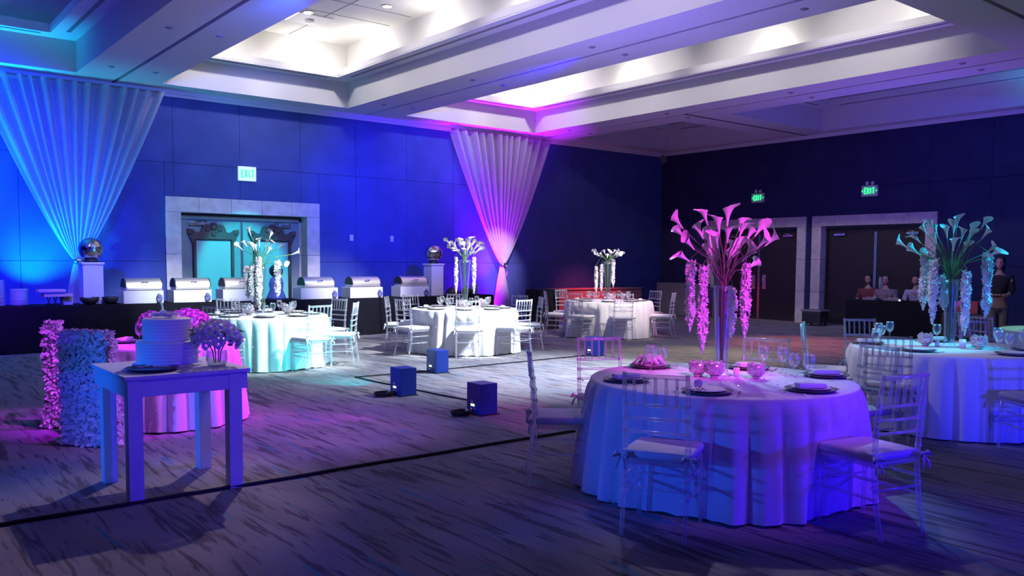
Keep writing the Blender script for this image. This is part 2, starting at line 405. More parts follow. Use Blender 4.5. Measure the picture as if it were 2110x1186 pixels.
# beams along the room depth, each split in two by its air-wall track slot
for t in tr[1:5]:
    soffit(t-.74, t-.035, YB, WY+.03); soffit(t+.035, t+.74, YB, WY+.03)
    bm = B(); box2(bm, (t-.035, YB, ZS+.06), (t+.035, WY+.03, ZC)); obj('track_slot', bm, SLOT, ceil)
soffit(19.75, WX+.6, YB, WY+.03)
for k in range(5):
    x0, x1 = max(tr[k]+.74, XL), (tr[k+1]-.74 if k < 4 else 19.75)
    soffit(x0, x1, 17.0, WY+.03)
    soffit(x0, x1, 4.785, 5.5); soffit(x0, x1, 4.0, 4.715); soffit(x0, x1, YB, YB+.5)
    bm = B(); box2(bm, (x0, 4.715, ZS+.06), (x1, 4.785, ZC)); obj('track_slot', bm, SLOT, ceil)
    if k == 4:
        soffit(x0, x1, 11.95, 12.59); soffit(x0, x1, 12.66, 13.3)
        bm = B(); box2(bm, (x0-.74, 12.59, ZS-.002), (WX, 12.66, ZS+.05)); obj('track_slot', bm, SLOT, ceil)
# ledges round each coffer: a shelf .5 m wide at ZL with a slot diffuser in its underside
def ledge(x0, x1, y0, y1, wd=.5):
    def strip(a, b, vert):
        # a,b corner pair; leave a slot in the middle
        (ax, ay), (bx, by) = a, b; s0, s1 = .24, .30
        bm = B(); box2(bm, (ax, ay, ZL), (bx, by, ZL+.06)); obj('cove_ledge', bm, PAINT, ceil)
    strip((x0, y0), (x0+wd, y1), 1); strip((x1-wd, y0), (x1, y1), 1)
    strip((x0+wd, y0), (x1-wd, y0+wd), 0); strip((x0+wd, y1-wd), (x1-wd, y1), 0)
    bm = B(); GSL = mat('slot_grey', (.20, .19, .22), .7)
    for (a, b) in (((x0+.2, y0+.6), (x0+.27, y1-.6)), ((x1-.27, y0+.6), (x1-.2, y1-.6)), ((x0+.6, y0+.2), (x1-.6, y0+.27)), ((x0+.6, y1-.27), (x1-.6, y1-.2))):
        box2(bm, (a[0], a[1], ZL-.004), (b[0], b[1], ZL+.01))
    obj('slot_diffuser', bm, GSL, ceil)
    bm = B(); lip = .04; wd -= .006
    for (a, b) in (((x0+wd-lip, y0+wd-lip), (x0+wd, y1-wd+lip)), ((x1-wd, y0+wd-lip), (x1-wd+lip, y1-wd+lip)), ((x0+wd, y0+wd-lip), (x1-wd, y0+wd)), ((x0+wd, y1-wd), (x1-wd, y1-wd+lip))):
        box2(bm, (a[0], a[1], ZL-.03), (b[0], b[1], ZL+.12))
    obj('cove_lip', bm, PAINT, ceil)
for c in cof: ledge(*c)
# cornice along the back wall
bm = B(); box2(bm, (XL, WY-.09, 4.88), (WX, WY+.01, 4.95)); box2(bm, (XL, WY-.05, 4.83), (WX, WY+.01, 4.88)); struct('trim_1', bm, PAINT)
bm = B(); box2(bm, (WX-.05, YB, 4.86), (WX+.01, WY, 4.95)); struct('trim_2', bm, PAINT)
# plenum grid lines and diffuser in the lit coffer, recessed downlights
for x, y in ((7.45, 15.6), (7.6, 10.6)):
    t = thing('ceiling_diffuser', 'square white air diffuser high in the left lit coffer, %s' % ('nearer the drapes' if y > 12 else 'farther from the drapes'), 'air vent', (x, y, ZC))
    bm = B(); box(bm, (0, 0, -.012), (.72, .66, .024), 0, .004); obj('frame', bm, mat('diffuser_white', (.85, .85, .84), .6), t)
    bm = B(); lathe(bm, [(.09, -.05), (.09, -.024)], 16, capb=True); obj('sensor', bm, GREYP, t)
for i, (x, y) in enumerate(((7.24, 15.2), (8.2, 13.9), (7.1, 11.5))):  # the second lamp is added for a bright glow on the ceiling
    t = thing('recessed_downlight', 'glowing round downlight in the left lit coffer, %s' % ('beside the square diffuser', 'standing in for a glow by the right-hand cove', 'toward the camera')[i], 'ceiling lamp', (x, y, ZC))
    bm = B(); lathe(bm, [(.12, -.012), (.085, -.012), (.08, .0)], 24); obj('trim_ring', bm, PAINT, t)
    bm = B(); lathe(bm, [(.082, -.004), (.001, -.004)], 24); obj('lamp_lens', bm, LAMPG, t)
bm = B()
for x in (6.3, 7.6): box2(bm, (x, 5.6, ZC-.006), (x+.015, 16.9, ZC+.01))
for y in (14.2, 15.0, 12.0, 9.0): box2(bm, (5.2, y, ZC-.006), (8.9, y+.015, ZC+.01))
obj('ceiling_joint', bm, GREYP, ceil)
# sprinkler roses on the beams
me = None
words = ('third', 'second', 'first', 'fourth')
for ti, t in enumerate(tr[1:5]):
    for yi, y in enumerate((6.44, 9.68, 12.85, 16.08)):
        for s in (-1, 1):
            if ti == 3 and s == -1 and False: continue
            if me is None:
                bm = B(); lathe(bm, [(.001, -.022), (.022, -.022), (.026, -.009), (.055, -.007), (.06, 0)], 14); me = mesh(bm, mat('sprinkler_grey', (.28, .27, .30), .5), 'sprinkler')
            if t < 0: continue
            o = put('sprinkler_head', me, None, (t+s*.37, y, ZS))
            tag(o, 'sprinkler on %s beam from left, %s of slot, %s from drape wall' % (('', 'the first', 'the second', 'the third')[ti], 'left' if s < 0 else 'right', ('fourth', 'third', 'second', 'first')[yi]), 'sprinkler', 'sprinkler heads on the ceiling beams')

# ------------------------------------------------------------------ stone door surrounds and doors
def surround(place, name_idx, x0, x1, wd, top, dp):
    """built along local x, opening towards -y; place(parent) sets the transform"""
    root = bpy.data.objects.new('trim_%d' % name_idx, None); COL.objects.link(root); root['kind'] = 'structure'; place(root)
    g = .003
    def blk(a, b, z0, z1):
        bm = B(); box2(bm, (a+g, -.03, z0+g), (b-g, dp, z1-g), .004); obj('stone_block', bm, STONE, root)
    for z0, z1 in ((0, .85), (.85, 1.7), (1.7, top-wd)):
        blk(x0, x0+wd, z0, z1); blk(x1-wd, x1, z0, z1)
    n = 5
    for k in range(n): blk(x0+(x1-x0)*k/n, x0+(x1-x0)*(k+1)/n, top-wd, top)
    return root
def pa(o): o.location = (0, WY, 0)
def pb(o): o.location = (WX, 0, 0); o.rotation_euler = (0, 0, -pi/2)     # local x -> -Y
surround(pa, 3, 5.25, 8.61, .31, 2.86, .42)
surround(pb, 4, -12.42, -9.18, .27, 2.83, .35)
surround(pb, 5, -15.83, -12.59, .27, 2.83, .35)
def doors(idx, place, x0, x1, top, y, m, handles, dark):
    root = bpy.data.objects.new('door_%d' % idx, None); COL.objects.link(root); root['kind'] = 'structure'; place(root)
    mid = (x0+x1)/2
    bm = B(); box2(bm, (x0, y-.02, top-.06), (x1, y+.06, top)); box2(bm, (x0, y-.02, 0), (x0+.05, y+.06, top)); box2(bm, (x1-.05, y-.02, 0), (x1, y+.06, top))
    obj('door_frame', bm, DARKDOOR if dark else STONE, root)
    for s in (-1, 1):
        a, b = (x0+.05, mid-.005) if s < 0 else (mid+.005, x1-.05)
        bm = B(); box2(bm, (a, y, .02), (b, y+.05, top-.06), .003); leaf = obj('door_leaf', bm, m, root)
        bm = B(); box2(bm, (mid+s*.006, y-.012, .03), (mid+s*.03, y-.001, top-.1)); obj('astragal', bm, STEEL, leaf)
        cx = a+.35 if s < 0 else b-.35
        bm = B(); box(bm, (cx, y-.05, top-.16), (.30, .07, .06), 0, .008); tube(bm, [(cx+.1, y-.06, top-.13), (cx+.3*(-s)*-1*.3, y-.2, top-.12), (cx-s*.22, y-.03, top-.1)], .012, 6)
        obj('door_closer', bm, STEEL, leaf)
        if handles:
            bm = B(); box2(bm, (mid+s*.12, y-.012, .86), (mid+s*.24, y-.001, 1.26), .004); obj('push_plate', bm, STEEL, leaf)
            bm = B(); tube(bm, [(mid+s*.18, y-.01, .92), (mid+s*.18, y-.06, .94), (mid+s*.18, y-.06, 1.18), (mid+s*.18, y-.01, 1.2)], .012, 8); obj('pull_handle', bm, STEEL, leaf)
    bm = B(); box2(bm, (x0, y-.14, 0), (x1, y-.02, .02)); obj('threshold', bm, STEEL, root)
    return root
doors(1, pa, 5.56, 8.30, 2.5, .30, DOOR, False, False)
doors(2, pb, -12.15, -9.45, 2.5, .25, DARKDOOR, True, True)
doors(3, pb, -15.56, -12.86, 2.5, .25, DARKDOOR, True, True)
# carved mirrors on the door leaves
def ornate_mirror(cx, lab):
    t = thing('ornate_mirror', lab, 'mirror', (cx, WY+.28, 0))
    bm = B(); box2(bm, (-.36, -.02, .62), (.36, 0, 1.98)); obj('mirror_pane', bm, MIRRORP, t)
    for s in (-1, 1):
        bm = B(); tube(bm, [(s*.40, -.03, .58), (s*.40, -.03, 2.02)], .036, 8); obj('side_moulding', bm, CARVED, t)
    bm = B(); tube(bm, [(-.42, -.03, .6), (.42, -.03, .6)], .04, 8); obj('bottom_moulding', bm, CARVED, t)
    # crest: scrolled outline extruded
    half = [(0, 2.37), (.05, 2.365), (.09, 2.32), (.15, 2.335), (.21, 2.31), (.25, 2.25), (.27, 2.17), (.36, 2.16), (.44, 2.22), (.54, 2.235), (.545, 2.15), (.50, 2.07), (.46, 1.98), (.43, 1.90), (.40, 1.97), (.36, 2.02), (0, 2.02)]
    pts = half+[(-x, z) for x, z in half[-2:0:-1]]
    bm = B(); vs = [bm.verts.new((x, -.05, z)) for x, z in pts]; f = bm.faces.new(vs)
    r = bmesh.ops.extrude_face_region(bm, geom=[f]); bmesh.ops.translate(bm, vec=(0, .05, 0), verts=[v for v in r['geom'] if isinstance(v, bmesh.types.BMVert)])
    for x, z, q in ((0, 2.27, .07), (.13, 2.22, .05), (-.13, 2.22, .05), (.47, 2.15, .045), (-.47, 2.15, .045), (0, 2.12, .05)):
        ico(bm, (x, -.055, z), q, 2, (1, .35, 1))
    obj('carved_crest', bm, CARVED, t)
ornate_mirror(6.31, 'dark carved ornate mirror on the left teal-lit door leaf behind the buffet')
ornate_mirror(7.61, 'dark carved ornate mirror on the right teal-lit door leaf behind the buffet')

# ------------------------------------------------------------------ exit signs and wall bits
LET = {'E': [((0, 0), (0, 1)), ((0, 1), (.6, 1)), ((0, .5), (.5, .5)), ((0, 0), (.6, 0))], 'X': [((0, 0), (.6, 1)), ((0, 1), (.6, 0))],
       'I': [((.3, 0), (.3, 1))], 'T': [((.3, 0), (.3, 1)), ((0, 1), (.6, 1))]}
def exit_sign(loc, rz, w, h, lab, face, two):
    t = thing('exit_sign', lab, 'exit sign', loc, rz)
    bm = B(); box(bm, (0, -.03, 0), (w, .06, h), 0, .006); obj('sign_case', bm, face, t)
    lh = h*.5; sp = w*(.165 if two else .19); x = -sp*2+.03*sp*6
    for ch in 'EXIT':
        bm = B()
        for (a, b), (c, d) in LET[ch]:
            q = lambda u, v: Vector((x+u*sp*1.05, -.065, -lh/2+v*lh))
            tube(bm, [q(a, b), q(c, d)], h*.045, 4)
        obj('letter', bm, GREEN, t); x += sp*1.02
    if two:
        bm = B()
        for s in (-1, 1):
            x0 = s*w*.42; bm.faces.new([bm.verts.new(p) for p in ((x0, -.063, .03), (x0+s*.025, -.063, 0), (x0, -.063, -.03))])
        obj('arrow', bm, GREEN, t)
        for s in (-1, 1):
            bm = B(); lathe(bm, [(.001, 0), (.035, .01), (.045, .05), (.03, .09), (.001, .1)], 12, (s*.07, -.04, h/2+.01)); obj('emergency_lamp', bm, EXITW, t)
exit_sign((6.94, WY, 3.41), 0, .38, .30, 'white-faced exit sign on the blue wall above the double doors', EXITL, False)
exit_sign((WX, 14.1, 3.40), -pi/2, .40, .26, 'green exit sign with twin lamps on the dark right wall, left one', EXITW, True)
exit_sign((WX, 10.85, 3.40), -pi/2, .42, .27, 'green exit sign with twin lamps on the dark right wall, right one', EXITW, True)
for x, lab in ((9.41, 'small white control plate on the blue wall, nearer the doors'), (10.49, 'small white control plate on the blue wall, nearer the right drape')):
    t = thing('wall_control', lab, 'switch', (x, WY, 2.115))
    bm = B(); box(bm, (0, -.015, 0), (.085, .03, .14), 0, .005); obj('plate', bm, PLATE, t)
    bm = B(); box(bm, (0, -.033, .01), (.03, .01, .05), 0, .003); obj('button', bm, WBOX, t)
t = thing('wall_speaker', 'small pale box camera high in the corner of the dark wall', 'camera', (WX-.12, WY-.14, 4.74))
bm = B(); box(bm, (0, 0, 0), (.14, .16, .2), 0, .02); obj('housing', bm, GREYP, t)
bm = B(); box(bm, (.06, .07, .1), (.05, .05, .12)); obj('bracket', bm, GREYP, t)

# ------------------------------------------------------------------ drapes
def drape(xc, y, hw, zt, zg, lab):
    t = thing('sheer_drape', lab, 'curtain', (xc, y, 0))
    nu, nv = 260, 44
    bm = B(); rows = []
    for j in range(nv+1):
        s = j/nv; z = zg+(zt-zg)*s; w = .05+(hw-.05)*s**.84
        row = []
        for i in range(nu+1):
            u = i/nu; a = 2*u-1
            ph = u*13*2*pi+1.5*sin(u*9+xc)+.8*sin(u*23)
            dy = (.015+.085*s)*sin(ph)+.025*sin(u*61+s*2)*s
            zz = z-(1-abs(a))*.0
            row.append(bm.verts.new((a*w, dy-.03*(1-s), zz)))
        rows.append(row)
    for a, b in zip(rows, rows[1:]):
        for i in range(nu):
            f = bm.faces.new((a[i], a[i+1], b[i+1], b[i])); f.smooth = True
    obj('upper_panel', bm, SHEER, t)
    bm = B(); rows = []
    for j in range(21):
        s = j/20; z = zg-(zg-.02)*s; w = .05+.28*s**.8
        row = []
        for i in range(121):
            u = i/120; a = 2*u-1; ang = a*pi*.9
            dy = (.02+.05*s)*sin(u*14*2*pi)*.6-.04*cos(a*pi/2)
            row.append(bm.verts.new((a*w, dy, z)))
        rows.append(row)
    for a, b in zip(rows, rows[1:]):
        for i in range(120):
            f = bm.faces.new((a[i], b[i], b[i+1], a[i+1])); f.smooth = True
    obj('lower_tail', bm, SHEER, t)
    bm = B(); lathe(bm, [(.06, -.05), (.085, -.02), (.085, .02), (.06, .05)], 20, (0, -.03, zg)); tube(bm, [(.05, -.1, zg), (.09, -.12, zg-.05), (.08, -.1, zg-.3)], .012, 6)
    obj('tie_back', bm, SILVER, t)
    bm = B(); tube(bm, [(-hw, 0, zt), (hw, 0, zt)], .02, 8); obj('rod', bm, GREYP, t)
drape(3.57, 17.32, 1.62, 4.84, 1.55, 'sheer white drape gathered to a point, lit cyan and blue, far left')
drape(13.63, 17.32, 1.60, 4.84, 1.50, 'sheer white drape gathered to a point, lit magenta, right of the buffet')

# ------------------------------------------------------------------ clear chairs
def rod(bm, a, b, r, knots=()):
    a, b = Vector(a), Vector(b); pts = []; rs = []
    ks = sorted(knots); ts = [0]; 
    for k in ks: ts += [k-.012/(b-a).length, k, k+.012/(b-a).length]
    ts.append(1)
    for i, q in enumerate(ts):
        pts.append(a.lerp(b, q)); rs.append(r*1.5 if q in ks else r)
    tube(bm, pts, rs, 6)
ZB = .965
def _chair_parts():
    P = []
    bm = B(); box(bm, (.01, 0, .43), (.40, .40, .03), 0, .012); P.append(('seat', bm, ACR, None))
    bm = B(); v = box(bm, (.015, 0, .473), (.41, .41, .052), 0, .022); 
    for q in v:
        if q.co.z > .473: q.co.z += .012*(1-((q.co.x-.015)/.2)**2)*(1-(q.co.y/.2)**2)
    for f in bm.faces: f.smooth = True
    P.append(('cushion', bm, CUSH, None))
    for s in (-1, 1):
        bm = B(); rod(bm, (.185, s*.185, .42), (.20, s*.195, 0), .014, (.3, .55)); P.append(('leg', bm, ACR, None))
        bm = B(); pts = [(-.25, s*.185, 0), (-.205, s*.185, .22), (-.185, s*.185, .44), (-.20, s*.185, .70), (-.235, s*.185, ZB)]
        tube(bm, pts, [.013, .015, .016, .015, .013], 8)
        for z, x in ((.3, -.196), (.52, -.19), (.62, -.195), (.70, -.20), (.78, -.21)): lathe(bm, [(.016, -.012), (.022, 0), (.016, .012)], 8, (x, s*.185, z))
        P.append(('rear_leg', bm, ACR, None))
    def xat(z): return -.185-(z-.44)*.09
    for z in (.945, .775, .695, .615):
        bm = B(); r = .015 if z > .9 else .0105
        tube(bm, [(xat(z), -.19, z), (xat(z)-.012, 0, z), (xat(z), .19, z)], r, 6); P.append(('top_rail' if z > .9 else 'rail', bm, ACR, None))
    for k in range(5):
        y = -.124+.062*k; bm = B(); rod(bm, (xat(.78)-.008, y, .78), (xat(.94)-.008, y, .94), .0085, (.5,)); P.append(('spindle', bm, ACR, None))
    for s in (-1, 1):
        for z in (.34, .23):
            bm = B(); tube(bm, [(-.20, s*.187, z), (.188, s*.19, z)], .009, 6); P.append(('stretcher', bm, ACR, None))
    for z in (.36, .27):
        bm = B(); tube(bm, [(.19, -.19, z), (.19, .19, z)], .009, 6); P.append(('stretcher', bm, ACR, None))
    bm = B(); tube(bm, [(-.20, -.187, .28), (-.20, .187, .28)], .009, 6); P.append(('stretcher', bm, ACR, None))
    for s in (-1, 1):
        bm = B()
        for q in (-1, 1):
            tube(bm, [(-.205, s*.2, .47), (-.225+.0*q, s*.2+q*.03, .485), (-.24, s*.2+q*.045, .465), (-.21, s*.2, .468)], [.006, .011, .009, .005], 5)
            tube(bm, [(-.205, s*.2, .47), (-.235, s*.2+q*.02, .43), (-.24, s*.2+q*.03, .39)], [.006, .009, .007], 5)
        P.append(('bow_tie', bm, CUSH, None))
    return [(n, mesh(b, m, n)) for n, b, m, _ in P]
CH = _chair_parts()
def chair(x, y, face, label, group):
    t = thing('chiavari_chair', label, 'chair', (x, y, 0), face, group)
    for n, me in CH: put(n, me, t)
    return t
def back_at(bx, by, face):   # chair whose top rail centre is (bx,by)
    f = radians(face); return bx+.235*cos(f), by+.235*sin(f), f

# ------------------------------------------------------------------ tables
T = dict(T1=(4.98, 3.76), T2=(8.72, 3.8), T3=(5.10, 12.31), T4=(8.71, 12.14), T5=(13.05, 12.85), T6=(2.58, 8.6), T7=(12.35, 3.75))
CHAIRS = {
'T1': ([(3.92, 4.66, -38, 'side-on at the left of the front table'),
        (3.65, 3.21, 28, 'back to camera at the front left of the nearest table'),
        (4.83, 2.34, 78, 'front right of the nearest table, angled away'),
        (6.36, 3.30, 163, 'right of the nearest table, half hidden by the front right chair'),
        (6.18, 4.20, 202, 'facing camera behind the nearest table, right of its vase'),
        (5.05, 5.08, 245, 'facing camera behind the nearest table, a dark box seen through it')], 'chairs at the front table'),
'T2': ([(7.28, 3.70, 20, 'back to camera at the left of the right-hand table'),
        (8.09, 5.06, -62, 'side-on at the far left of the right-hand table'),
        (9.27, 5.06, 238, 'facing camera behind the right-hand table, left of its vase'),
        (7.77, 2.52, 54, 'at the right edge before the right-hand table, only its seat in view'),
        (10.1, 4.2, 196, 'behind the cyan lit vase of the right-hand table')], 'chairs at the right table'),
'T3': ([(5.35, 10.93, 98, 'see-through, at the near side of the cyan lit left table'),
        (6.18, 11.42, 141, 'right of the left table, the nearer of its two right chairs'),
        (6.52, 12.62, 192, 'right of the left table, the farther of its two right chairs'),
        (4.02, 11.36, 42, 'at the near left of the left table, behind pink flowers'),
        (3.72, 12.72, -16, 'leftmost at the left table, just above the cake'),
        (5.05, 13.69, 270, 'far side of the left table before the white riser boxes')], 'chairs at the left table'),
'T4': ([(7.64, 13.02, -40, 'far left of the middle table'),
        (7.33, 11.98, 8, 'left of the middle table, nearer the camera'),
        (8.45, 13.52, 280, 'far side of the middle table, left of its vase'),
        (9.40, 13.35, 240, 'far side of the middle table, right of its vase'),
        (10.08, 12.25, 190, 'far right of the middle table'),
        (9.92, 11.45, 150, 'side-on at the right of the middle table'),
        (7.95, 10.98, 57, 'near side of the middle table, left one'),
        (8.95, 10.76, 98, 'near side of the middle table, right one')], 'chairs at the middle table'),
'T5': ([(11.93, 13.66, -35, 'far left of the farthest table'),
        (11.75, 12.55, 12, 'near left of the farthest table, its cushion in the open'),
        (12.28, 11.66, 57, 'near side of the farthest table, back to camera'),
        (14.38, 12.68, 173, 'far right of the farthest table'),
        (13.75, 11.62, 120, 'side-on at the right of the farthest table'),
        (12.9, 14.22, 275, 'far side of the farthest table')], 'chairs at the farthest table'),
'T7': ([(10.94, 4.41, -25, 'left of the table cut by the right edge, yellow-green lit'),
        (11.9, 5.08, -70, 'far left of the table cut by the right edge')], 'chairs at the right edge table')}
SEATS = {k: [c[:3] for c in v[0]] for k, v in CHAIRS.items()}
SEATS['T6'] = [(1.66, 9.02, -14), (1.70, 7.86, 40)]
def cloth_bm(R, flare, seed, folds=17, top=.762, push=()):
    rnd = random.Random(seed); p1, p2, p3 = [rnd.random()*6 for _ in range(3)]
    bm = B(); n = 400; rings = []
    zs_ = [(R*k/8, top) for k in range(1, 8)]+[(R-.006, top), (R+.004, top-.006), (R+.010, top-.02)]
    for r, z in zs_: rings.append([bm.verts.new((r*cos(2*pi*k/n), r*sin(2*pi*k/n), z)) for k in range(n)])
    for j in range(1, 19):
        s = j/18; z = (top-.02)*(1-s)+.012*s; ring = []
        for k in range(n):
            a = 2*pi*k/n
            w0 = abs(sin(.5*(folds*a+p1+.8*sin(3*a+p2)))); w = .9*(2*w0**.75-1)+.22*sin((folds+13)*a+p3)*s+.2*sin(5*a+p1)
            amp = .056*s**.45
            r = R+.012+flare*s**.8+amp*w*.95-.02*s
            for (pa_, fr) in push:      # chair seats and legs press the skirt in
                v_ = r*sin(a-pa_); u_c = cos(a-pa_)
                if u_c <= 0: continue
                lat = max(0, min(1, (.36-abs(v_))/.10)); ver = max(0, min(1, (.64-z)/.10))
                lim = (fr-.035)/u_c
                if r > lim: r += (max(lim, R-.11)-r)*lat*ver
            ring.append(bm.verts.new((r*cos(a), r*sin(a), z+(.008*w*s if j == 18 else 0))))
        rings.append(ring)
    c = bm.verts.new((0, 0, top))
    for k in range(n): f = bm.faces.new((c, rings[0][k], rings[0][(k+1) % n])); f.smooth = True
    for a, b in zip(rings, rings[1:]):
        for k in range(n):
            f = bm.faces.new((a[k], b[k], b[(k+1) % n], a[(k+1) % n])); f.smooth = True
    return bm
def round_table(key, R, flare, tname, cloth_label, seed, folds=30, topper=False):
    push = []
    for (bx, by, fc) in SEATS[key][(1 if key == 'T1' else 0):]:
        f = radians(fc); ox, oy = bx+.235*cos(f), by+.235*sin(f)
        fx, fy = ox+.21*cos(f)-T[key][0], oy+.21*sin(f)-T[key][1]
        push.append((atan2(oy-T[key][1], ox-T[key][0]), hypot(fx, fy)))
    x, y = T[key]
    t = thing('round_table', 'round folding table hidden under the cloth of the %s' % tname, 'table', (x, y, 0))
    bm = B(); lathe(bm, [(.001, .755), (R-.01, .755), (R-.01, .725), (.001, .725)], 48); obj('tabletop', bm, GREYP, t)
    for sx, sy in ((1, 1), (-1, 1), (1, -1), (-1, -1)):
        bm = B(); tube(bm, [(sx*.4, sy*.4, 0), (sx*.4, sy*.4, .725)], .016, 6); obj('leg', bm, STEEL, t)
    c = thing('tablecloth', cloth_label, 'tablecloth', (x, y, 0))
    obj('cloth', cloth_bm(R, flare, seed, folds, push=push), CLOTH, c)
    # sewn-on sequins
    rnd = random.Random(seed); bm = B()
    for _ in range(150):
        a = rnd.random()*2*pi; s = rnd.random(); r = R+.05+flare*s+.03; z = .72*(1-s)+.03
        ico(bm, (r*cos(a), r*sin(a), z), .0055, 1, smooth=False)
    o = obj('sequins', bm, CRYST, c); o['kind'] = 'stuff'
    return c
round_table('T1', .93, .10, 'front round table', 'white floor-length cloth on the nearest round table, lit blue and violet', 1)
round_table('T2', .93, .08, 'right round table', 'white floor-length cloth on the right-hand round table, under cyan flowers', 2)
round_table('T3', .93, .08, 'left round table', 'white cloth lit pale cyan on the round table behind the cake', 3)
round_table('T4', .93, .08, 'middle round table', 'brightly lit white cloth on the middle round table before the buffet', 4)
round_table('T5', .93, .08, 'farthest round table', 'cream and pink lit cloth on the farthest round table', 5, 28)
round_table('T6', .62, .09, 'small sweetheart table', 'magenta lit cloth on the small table with the two petal-covered chairs', 6, 22)
round_table('T7', .93, .08, 'table cut by the right edge', 'cream cloth with green light on the table cut by the right edge', 7)

# chairs: (table, back-rail position x, y, facing deg, label words)
CL = 'clear acrylic chair '
def chairs(items, group):
    for (x, y, f, words) in items:
        X, Y, fa = back_at(x, y, f); chair(X, Y, fa, CL+words, group)
for items, group in CHAIRS.values(): chairs(items, group)

# petal-covered chairs of the small table
def petal_chair(bx, by, face, label):
    f = radians(face); t = thing('covered_chair', label, 'chair', (bx+.2*cos(f), by+.2*sin(f), 0), f, 'petal-covered chairs')
    rnd = random.Random(int(bx*1000))
    # fabric cover: back slab from top to the floor, flaring
    bm = B(); rows = []
    prof = [(.965, .20, .03), (.95, .205, .045), (.8, .205, .045), (.5, .205, .05), (.25, .21, .06), (.0, .235, .10)]
    for z, hw, hd in prof:
        ring = []
        for (sx, sy) in ((-1, -1), (-1, -.33), (-1, .33), (-1, 1), (1, 1), (1, .33), (1, -.33), (1, -1)):
            ring.append(bm.verts.new((-.21+sx*hd-(.02 if z > .5 else 0), sy*hw, z+.012)))
        rows.append(ring)
    for a, b in zip(rows, rows[1:]):
        for k in range(8): f_ = bm.faces.new((a[k], b[k], b[(k+1) % 8], a[(k+1) % 8]))
    bm.faces.new(rows[0])
    obj('fabric_cover', bm, CLOTH, t)
    bm = B()
    def petal(p, nrm, size):
        nrm = Vector(nrm).normalized(); t1 = nrm.orthogonal().normalized(); t1 = Matrix.Rotation(rnd.random()*6.28, 3, nrm) @ t1; t2 = nrm.cross(t1)
        c = Vector(p); tip = c+t1*size+nrm*size*.75
        v = [bm.verts.new(q) for q in (c, c+t1*size*.5+t2*size*.4+nrm*size*.3, tip, c+t1*size*.5-t2*size*.4+nrm*size*.3)]
        bm.faces.new(v)
    for _ in range(2300):
        q = rnd.random(); z = rnd.uniform(.02, .955)**.95; hw = .205+.03*max(0, .25-z)*4
        hd = .045+.055*max(0, (.35-z)/.35); xo = -.21-(.02 if z > .5 else 0)
        k = rnd.random()
        if k < .42: petal((xo-hd, rnd.uniform(-hw, hw), z), (-1, 0, .1), rnd.uniform(.035, .06))
        elif k < .52: petal((xo+hd, rnd.uniform(-hw, hw), max(z, .5)), (1, 0, .1), rnd.uniform(.035, .055))
        elif k < .9: s = rnd.choice((-1, 1)); petal((xo+rnd.uniform(-hd, hd), s*hw, z), (0, s, .1), rnd.uniform(.04, .065))
        else: petal((xo+rnd.uniform(-hd, hd), rnd.uniform(-hw, hw), .968), (0, 0, 1), rnd.uniform(.025, .045))
    o = obj('petals', bm, PETAL, t); o['kind'] = 'stuff'
    for n, me in CH:
        if n in ('seat', 'cushion', 'leg', 'stretcher'): put(n, me, t)
petal_chair(1.66, 9.02, -14, 'chair covered in ruffled white petals, lit magenta, seen from its side')
petal_chair(1.70, 7.86, 40, 'chair covered in ruffled white petals, lit blue, its back to camera')

# ------------------------------------------------------------------ flowers
def lily_mesh():
    bm = B(); n = 14; rows = []
    for j in range(9):
        t = j/8; ring = []
        for k in range(n):
            a = 2*pi*k/n; c = cos(a)
            r = .0055+.010*t+.022*t**3
            ext = t**4*(.030*max(0, c)**2*1.3 - .010*max(0, -c))
            z = .125*t+ext
            rr = r+t**5*.014*max(0, c)+t**8*.010*(1 if c > -.6 else .2)
            ring.append(bm.verts.new((rr*cos(a), rr*sin(a)*.9, z)))
        rows.append(ring)
    # tip curl
    for k, v in enumerate(rows[-1]):
        c = cos(2*pi*k/n)
        if c > .9: v.co.x += .022; v.co.z -= .004
    for a, b in zip(rows, rows[1:]):
        for k in range(n): f = bm.faces.new((a[k], a[(k+1) % n], b[(k+1) % n], b[k])); f.smooth = True
    return mesh(bm, LILY, 'lily_bloom')
LILYM = lily_mesh()
bm = B(); tube(bm, [(0, 0, .03), (.002, 0, .085)], [.004, .003], 6); SPAD = mesh(bm, YEL, 'spadix')
def frame_of(c):
    d = Vector((c[0], c[1], 0)).normalized(); r = Vector((d.y, -d.x, 0)); return r, d
def vase(c, z0, zm, rt, rb, label, gl=VGLASS):
    t = thing('trumpet_vase', label, 'vase', (c[0], c[1], z0)); h = zm-z0
    bm = B(); prof = [(.001, 0), (rb*1.9, 0), (rb*1.9, .008), (rb*1.1, .02), (rb, .05)]
    prof += [(rb+(rt-rb)*(k/12)**1.3, .05+(h-.05)*k/12) for k in range(1, 13)]
    prof += [(rt-.004, h)]+[(rb+(rt-rb)*(k/12)**1.3-.004, .05+(h-.05)*k/12) for k in range(11, -1, -1)]+[(.001, .05)]
    lathe(bm, prof, 28); obj('glass_body', bm, gl, t); return t
